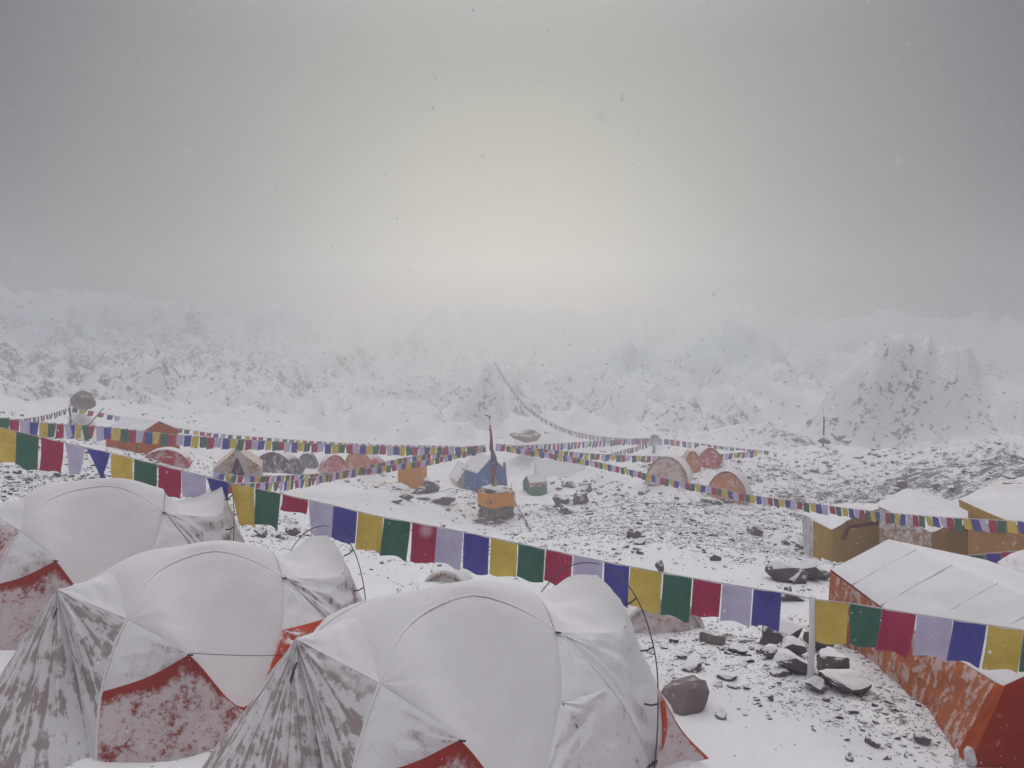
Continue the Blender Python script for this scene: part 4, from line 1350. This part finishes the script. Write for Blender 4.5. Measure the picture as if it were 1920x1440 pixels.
# ------------------------------------------------------------------ boulders that stand out
SQUARE = hull_rock("boulder", 123, 26, .72, .85, 1, .05)
SQUARE.materials.append(M_ROCK_BARE)
rock(1287, 1336, 88, 62, "squarish pale brown boulder beside the front middle tent", [SQUARE], "boulder", name="boulder", rz=.35, tilt=.1, lift=.08)
rock(1340, 1213, 50, 31, "smooth rounded brown stone below the red and white flags", ROCKS_BARE, seed=0, rz=0, tilt=.05)
rock(1385, 1226, 42, 14, "flat dark stone just right of the rounded brown stone", ROCKS_DARK)
for q in [(1470, 1212, 62, 40, "topmost dark stone of the heap beside the white post"), (1488, 1232, 46, 28, "reddish middle stone of the heap beside the white post"),
          (1452, 1232, 34, 20, "small stone at the left foot of the rock heap by the white post"), (1540, 1222, 46, 44, "dark stone behind the right side of the white post"),
          (1565, 1262, 52, 34, "dark block right of the white post under the yellow flag"), (1580, 1295, 78, 30, "long flat snow topped stone at the foot of the heap by the orange tent"),
          (1500, 1262, 70, 26, "snow topped slab left of the foot of the white post"), (1465, 1268, 30, 16, "dark stone lying left of the snow topped slab"), (1530, 1296, 34, 22, "small dark stone at the foot of the white post")]:
    q = (q[0], q[1] + 4, q[2] * 1.3, q[3] * 1.4, q[4])
    rock(*q, kind=ROCKS_DARK, tilt=.3)
for q in [(1472, 1092, 62, 44, "big dark rounded boulder left of the orange tent ridge"), (1518, 1090, 60, 40, "dark boulder touching the left mustard tent"), (1495, 1094, 60, 26, "low dark stone between the two boulders by the mustard tent"),
          (1545, 1088, 34, 26, "small dark stone right of the boulders by the mustard tent"), (1490, 1128, 50, 18, "dark curved stone in the snow below the boulder pair"), (1478, 1112, 18, 14, "little dark stone standing above the curved stone")]:
    rock(*q, kind=ROCKS_DARK, tilt=.25)
rock(1237, 1073, 18, 24, "little pointed dark stone standing above the green flag", ROCKS_DARK, tilt=.05)
rock(1343, 1053, 24, 16, "single small grey stone right of the pointed stone", ROCKS)
for q in [(486, 1008, 28, 20, "rounded grey stone under the green flag behind the tents"), (545, 1004, 32, 18, "dark ring like stone below the folded red flag"), (515, 1008, 22, 9, "thin dark stone between the two stones below the folded flag")]:
    rock(*q, kind=ROCKS)
for q in [(1052, 952, 40, 40, "large dark rock with a bare face on the slope right of the altar", ), (1088, 945, 40, 34, "dark rock at the upper right of the big bare rock"), (1068, 964, 52, 22, "snow dusted rock at the foot of the big bare rock"),
          (1065, 915, 40, 22, "snow dusted rock just above the big bare rock"), (1100, 925, 34, 22, "right hand rock of the pile right of the altar")]:
    q = (q[0], q[1], q[2] * .8, q[3] * .72, q[4])
    rock(*q, kind=ROCKS, tilt=.3)
for q in [(808, 925, 34, 32, "upright grey rock at the right of the orange box tent"), (828, 944, 52, 22, "brownish flat rock at the right end of the stones below the orange box tent"),
          (750, 918, 40, 10, "left stone of the row just under the orange box tent"), (782, 926, 46, 12, "middle stone of the row under the orange box tent"), (762, 938, 30, 12, "stone low in the heap under the orange box tent"),
          (742, 945, 26, 9, "lowest left stone of the heap under the orange box tent"), (795, 938, 32, 12, "stone beside the brownish flat rock below the box tent")]:
    rock(*q, kind=ROCKS, tilt=.25)
for i, (px, py, w, h) in enumerate([(1328, 944, 26, 14), (1346, 947, 24, 12), (1364, 947, 26, 13), (1384, 946, 24, 12), (1398, 943, 16, 10)]):
    rock(px, py, w, h, "dark stone in the strip below the orange fronted dome", ROCKS_DARK, group="dark stones below the orange fronted dome")
for q in [(1190, 1010, 30, 18, "dark stone pair, upper one, on the snow above the near blue flag"), (1197, 1022, 28, 12, "dark stone pair, lower one, on the snow above the near blue flag"), (1416, 1005, 34, 22, "dark stone alone on the slope left of the mustard tents"), (1475, 1022, 18, 12, "black stone just left of the mustard tents"), (1500, 1032, 16, 14, "black stone touching the snow at the left mustard tent")]:
    rock(*q, kind=ROCKS_DARK, tilt=.3)
# perched boulder on its ice foot, left
rock(150, 774, 44, 38, "big grey brown boulder perched on a snow foot at the left above the flags", ROCKS_BARE, "boulder", name="boulder", d=40, seed=5, rz=.2, tilt=.25, lift=.1)
o = thing("ice_pedestal", P(152, 822, 41), "white snow foot carrying the perched boulder", "pedestal")
add_obj("column", tube_mesh("column", np.array([[0, 0, -.6], [.05, 0, .5], [0, 0, 1.0], [0, 0, 1.32]]), .95, 12, taper=.38), o, M_TOP)
rock(978, 832, 62, 22, "long brown whale backed rock behind the flags near the altar pole", ROCKS_BARE, "boulder", name="boulder", d=64, seed=1, rz=0, tilt=.05, lift=.15)
for q in [(1496, 832, 16, 12, "dark stone left of the mast on the mound"), (1562, 795, 28, 14, "upper dark stone right of the mast"), (1572, 828, 30, 18, "middle dark stone right of the mast"), (1592, 832, 24, 9, "flat dark stone farthest right of the mast"), (1517, 797, 16, 12, "small dark stone upper left of the mast"),
          (1612, 862, 24, 8, "dark sliver of stone at the foot of the snow cone"), (1528, 885, 18, 7, "dark sliver of stone on the slope below the mast"), (1696, 917, 24, 16, "black stone above the middle mustard tent"), (1756, 918, 16, 12, "small black stone above the mustard tents, second from the left"), (1788, 922, 20, 12, "black stone left of the rightmost mustard tent"), (1726, 890, 18, 8, "dark stone at the foot of the big snow cone")]:
    rock(*q, kind=ROCKS_FAR, tilt=.2)
for q in [(1892, 898, 26, 10, "dark bundle lying on the rightmost mustard tent roof, upper one"), (1905, 917, 44, 16, "long dark bundle lying on the rightmost mustard tent roof")]:
    rock(*q, kind=ROCKS_DARK, d=21.6 if q[1] > 910 else 22.2, cat="bundle", name="dark_bundle", tilt=.1)
for q in [(1733, 1400, 34, 30, "rounded dark stone by the foot of the orange tent wall"), (1640, 1402, 30, 18, "dark stone on the snow left of the orange tent, nearest it"), (1592, 1432, 16, 22, "dark upright sliver of stone in the lower right snow"), (1600, 1340, 30, 12, "flat reddish stone below the long snow topped stone"),
          (1575, 1350, 18, 10, "small stone left of the flat reddish stone"), (1300, 1262, 46, 26, "dark broken stone above the squarish boulder"), (1280, 1238, 22, 14, "dark wedge stone under the green flag"), (1365, 1280, 40, 18, "dark angular stone right above the squarish boulder"), (1405, 1245, 26, 12, "snow topped stone with dark underside right of the rounded one"),
          (1350, 1352, 24, 22, "dark stone at the right of the squarish boulder"), (1445, 1315, 14, 14, "small dark stone alone in the snow path"), (1378, 1295, 26, 12, "small dark stone below the angular stone"), (1345, 1290, 20, 12, "small dark stone above the right corner of the boulder")]:
    rock(*q, kind=ROCKS_DARK, tilt=.3)
# small snow humps beside the orange tent door
for q in [(1795, 1432, 12, 30, "thin snow stump left of the orange tent door"), (1823, 1434, 24, 36, "pointed snow hump at the foot of the orange tent door")]:
    rr_ = rock(*q, kind=[hull_rock("snow_hump", 91, 16, 1.0, .1)], cat="snow hump", name="snow_hump", d=6.02)
    rr_.data.materials.append(M_TOP)

# stones one can still tell apart, by patch
PATCH = [("dark stone scattered over the rocky slope right of the altar", "stones on the rocky slope", 90, [(1120, 985, 1440, 1045), (1090, 900, 1330, 985)], 9, 15),
         ("dark stone strewn on the snow between the boulder and the white post", "stones by the white post", 40, [(1230, 1190, 1460, 1300), (1380, 1300, 1560, 1360)], 9, 20),
         ("stone in the snowy pile round the big bare rock right of the altar", "stones of the pile right of the altar", 18, [(1035, 900, 1115, 968)], 10, 20),
         ("stone in the rubble along the foot of the orange tent wall", "stones along the orange tent", 36, [(1560, 1310, 1700, 1390), (1650, 1370, 1790, 1435)], 9, 22),
         ("stone on the rocky ground behind the rearmost front tent at the left", "stones behind the left tent", 40, [(0, 880, 200, 945)], 9, 16),
         ("small dark stone on the mound around the mast", "stones round the mast", 24, [(1440, 850, 1640, 935)], 7, 12)]
for (lab, grp, cnt, boxes, lo, hi) in PATCH:
    rd2 = random.Random(len(lab))
    for i in range(cnt):
        x0, y0, x1, y1 = boxes[i % len(boxes)]
        px, py = rd2.uniform(x0, x1), rd2.uniform(y0, y1)
        w = lo + (hi - lo) * rd2.random() ** 2.2
        rock(px, py, w, w * rd2.uniform(.4, .65), lab, (ROCKS_DARK if i % 3 else ROCKS) if py > 960 else ROCKS_FAR, group=grp, tilt=.35)

# ------------------------------------------------------------------ rubble nobody could count
ICO_V = []
ph = (1 + 5 ** .5) / 2
for a, b_ in ((1, ph), (-1, ph), (1, -ph), (-1, -ph)):
    ICO_V += [(0, a, b_), (a, b_, 0), (b_, 0, a)]
bm = bmesh.new()
bmesh.ops.create_icosphere(bm, subdivisions=1, radius=.5)
IV = np.array([v.co for v in bm.verts])
IFc = np.array([[v.index for v in f.verts] for f in bm.faces])
bm.free()


def scatter(name, N, r0, r1, a0, a1, med, mx, mat, label, power=1.0):
    az = rng.uniform(R(a0), R(a1), N)
    r = np.exp(rng.uniform(math.log(r0), math.log(r1), N))
    x, y = np.sin(az) * r, np.cos(az) * r
    m = rock_mask(x, y) + .45 * pnoise(x / (r * .03 + .3), y / (r * .03 + .3), 77) + .25 * pnoise(x / (r * .1 + .5), y / (r * .1 + .5), 78)
    keep = rng.random(N) < np.clip((m - .05) / .9, 0.02, 1) ** power
    # none inside the near tents
    for (c_, h_, *_r) in TENTS:
        keep &= np.hypot(x - c_[0], y - c_[1]) > 1.35
    x, y, r = x[keep], y[keep], r[keep]
    n = len(x)
    z = ground(x, y)
    s = r / FPX * np.clip(med * np.exp(rng.normal(-.1, .62, n)), 1.0, mx)
    s = np.maximum(s, .018)
    tv = np.stack([IV * rng.uniform(.65, 1.25, (len(IV), 1)) for _ in range(24)])
    v = tv[rng.integers(0, 24, n)] * np.stack([s * rng.uniform(.9, 1.5, n), s * rng.uniform(.7, 1.2, n), s * rng.uniform(.4, .95, n)], -1)[:, None, :]
    th = rng.uniform(0, 6.28, n)
    tl = rng.uniform(-.5, .5, n)
    cx, sx = np.cos(tl)[:, None], np.sin(tl)[:, None]
    y1, z1 = v[..., 1] * cx - v[..., 2] * sx, v[..., 1] * sx + v[..., 2] * cx
    c_, s_ = np.cos(th)[:, None], np.sin(th)[:, None]
    X = v[..., 0] * c_ - y1 * s_ + x[:, None]
    Y = v[..., 0] * s_ + y1 * c_ + y[:, None]
    Zz = z1 + (z + s * .12)[:, None]
    verts = np.stack([X, Y, Zz], -1).reshape(-1, 3)
    faces = (IFc[None] + (np.arange(n) * len(IV))[:, None, None]).reshape(-1, 3)
    o = add_obj(name, big_mesh(name, verts, faces, False), None, mat)
    tag(o, label, None, None, "stuff")
    return n


scatter("rubble", 11000, 4.5, 14, -38, 38, 4.6, 10, M_ROCK_DARK, "small loose stones poking through the snow round the front tents")
scatter("rubble", 44000, 14, 60, -36, 36, 3.1, 10, M_ROCK_DARK, "small dark stones all over the snowy ground of the camp")
scatter("rubble", 15000, 60, 300, -35, 35, 2.1, 6, M_ROCK_FAR, "snow dusted debris covering the glacier beyond the camp", .8)

scatter("grit", 46000, 7, 60, -36, 36, 1.7, 4, M_ROCK_DARK, "fine grit showing through the thin snow between the stones", 1.3)

# ------------------------------------------------------------------ snowflakes in the air
NF = 2600
d_ = 1.6 + 12 * rng.random(NF) ** .7
fx = rng.uniform(-.8, .8, NF) * d_
fz = EYE + rng.uniform(-.62, .5, NF) * d_
sz = rng.uniform(.0016, .0042, NF)
# a few that drift past close to the lens
d_[:18] = rng.uniform(.25, .8, 18)
fx[:18] = np.linspace(-.62, .62, 18)[rng.permutation(18)] * d_[:18]
fz[:18] = EYE + rng.uniform(-.3, .42, 18) * d_[:18]
sz[:18] = rng.uniform(.0008, .002, 18)
ok = fz > ground(fx, d_) + .05
fx, d_, fz, sz = fx[ok], d_[ok], fz[ok], sz[ok]
nf = len(fx)
v = IV[None] * (sz * 2)[:, None, None] * np.array([1, 1, 1.3]) + np.stack([fx, d_, fz], -1)[:, None, :]
faces = (IFc[None] + (np.arange(nf) * len(IV))[:, None, None]).reshape(-1, 3)
fl = add_obj("snowflakes", big_mesh("snowflakes", v.reshape(-1, 3), faces, False), None, mat_plain("flake_white", (.85, .85, .87), .9, .02))
tag(fl, "falling snowflakes in the air before the camp", None, None, "stuff")
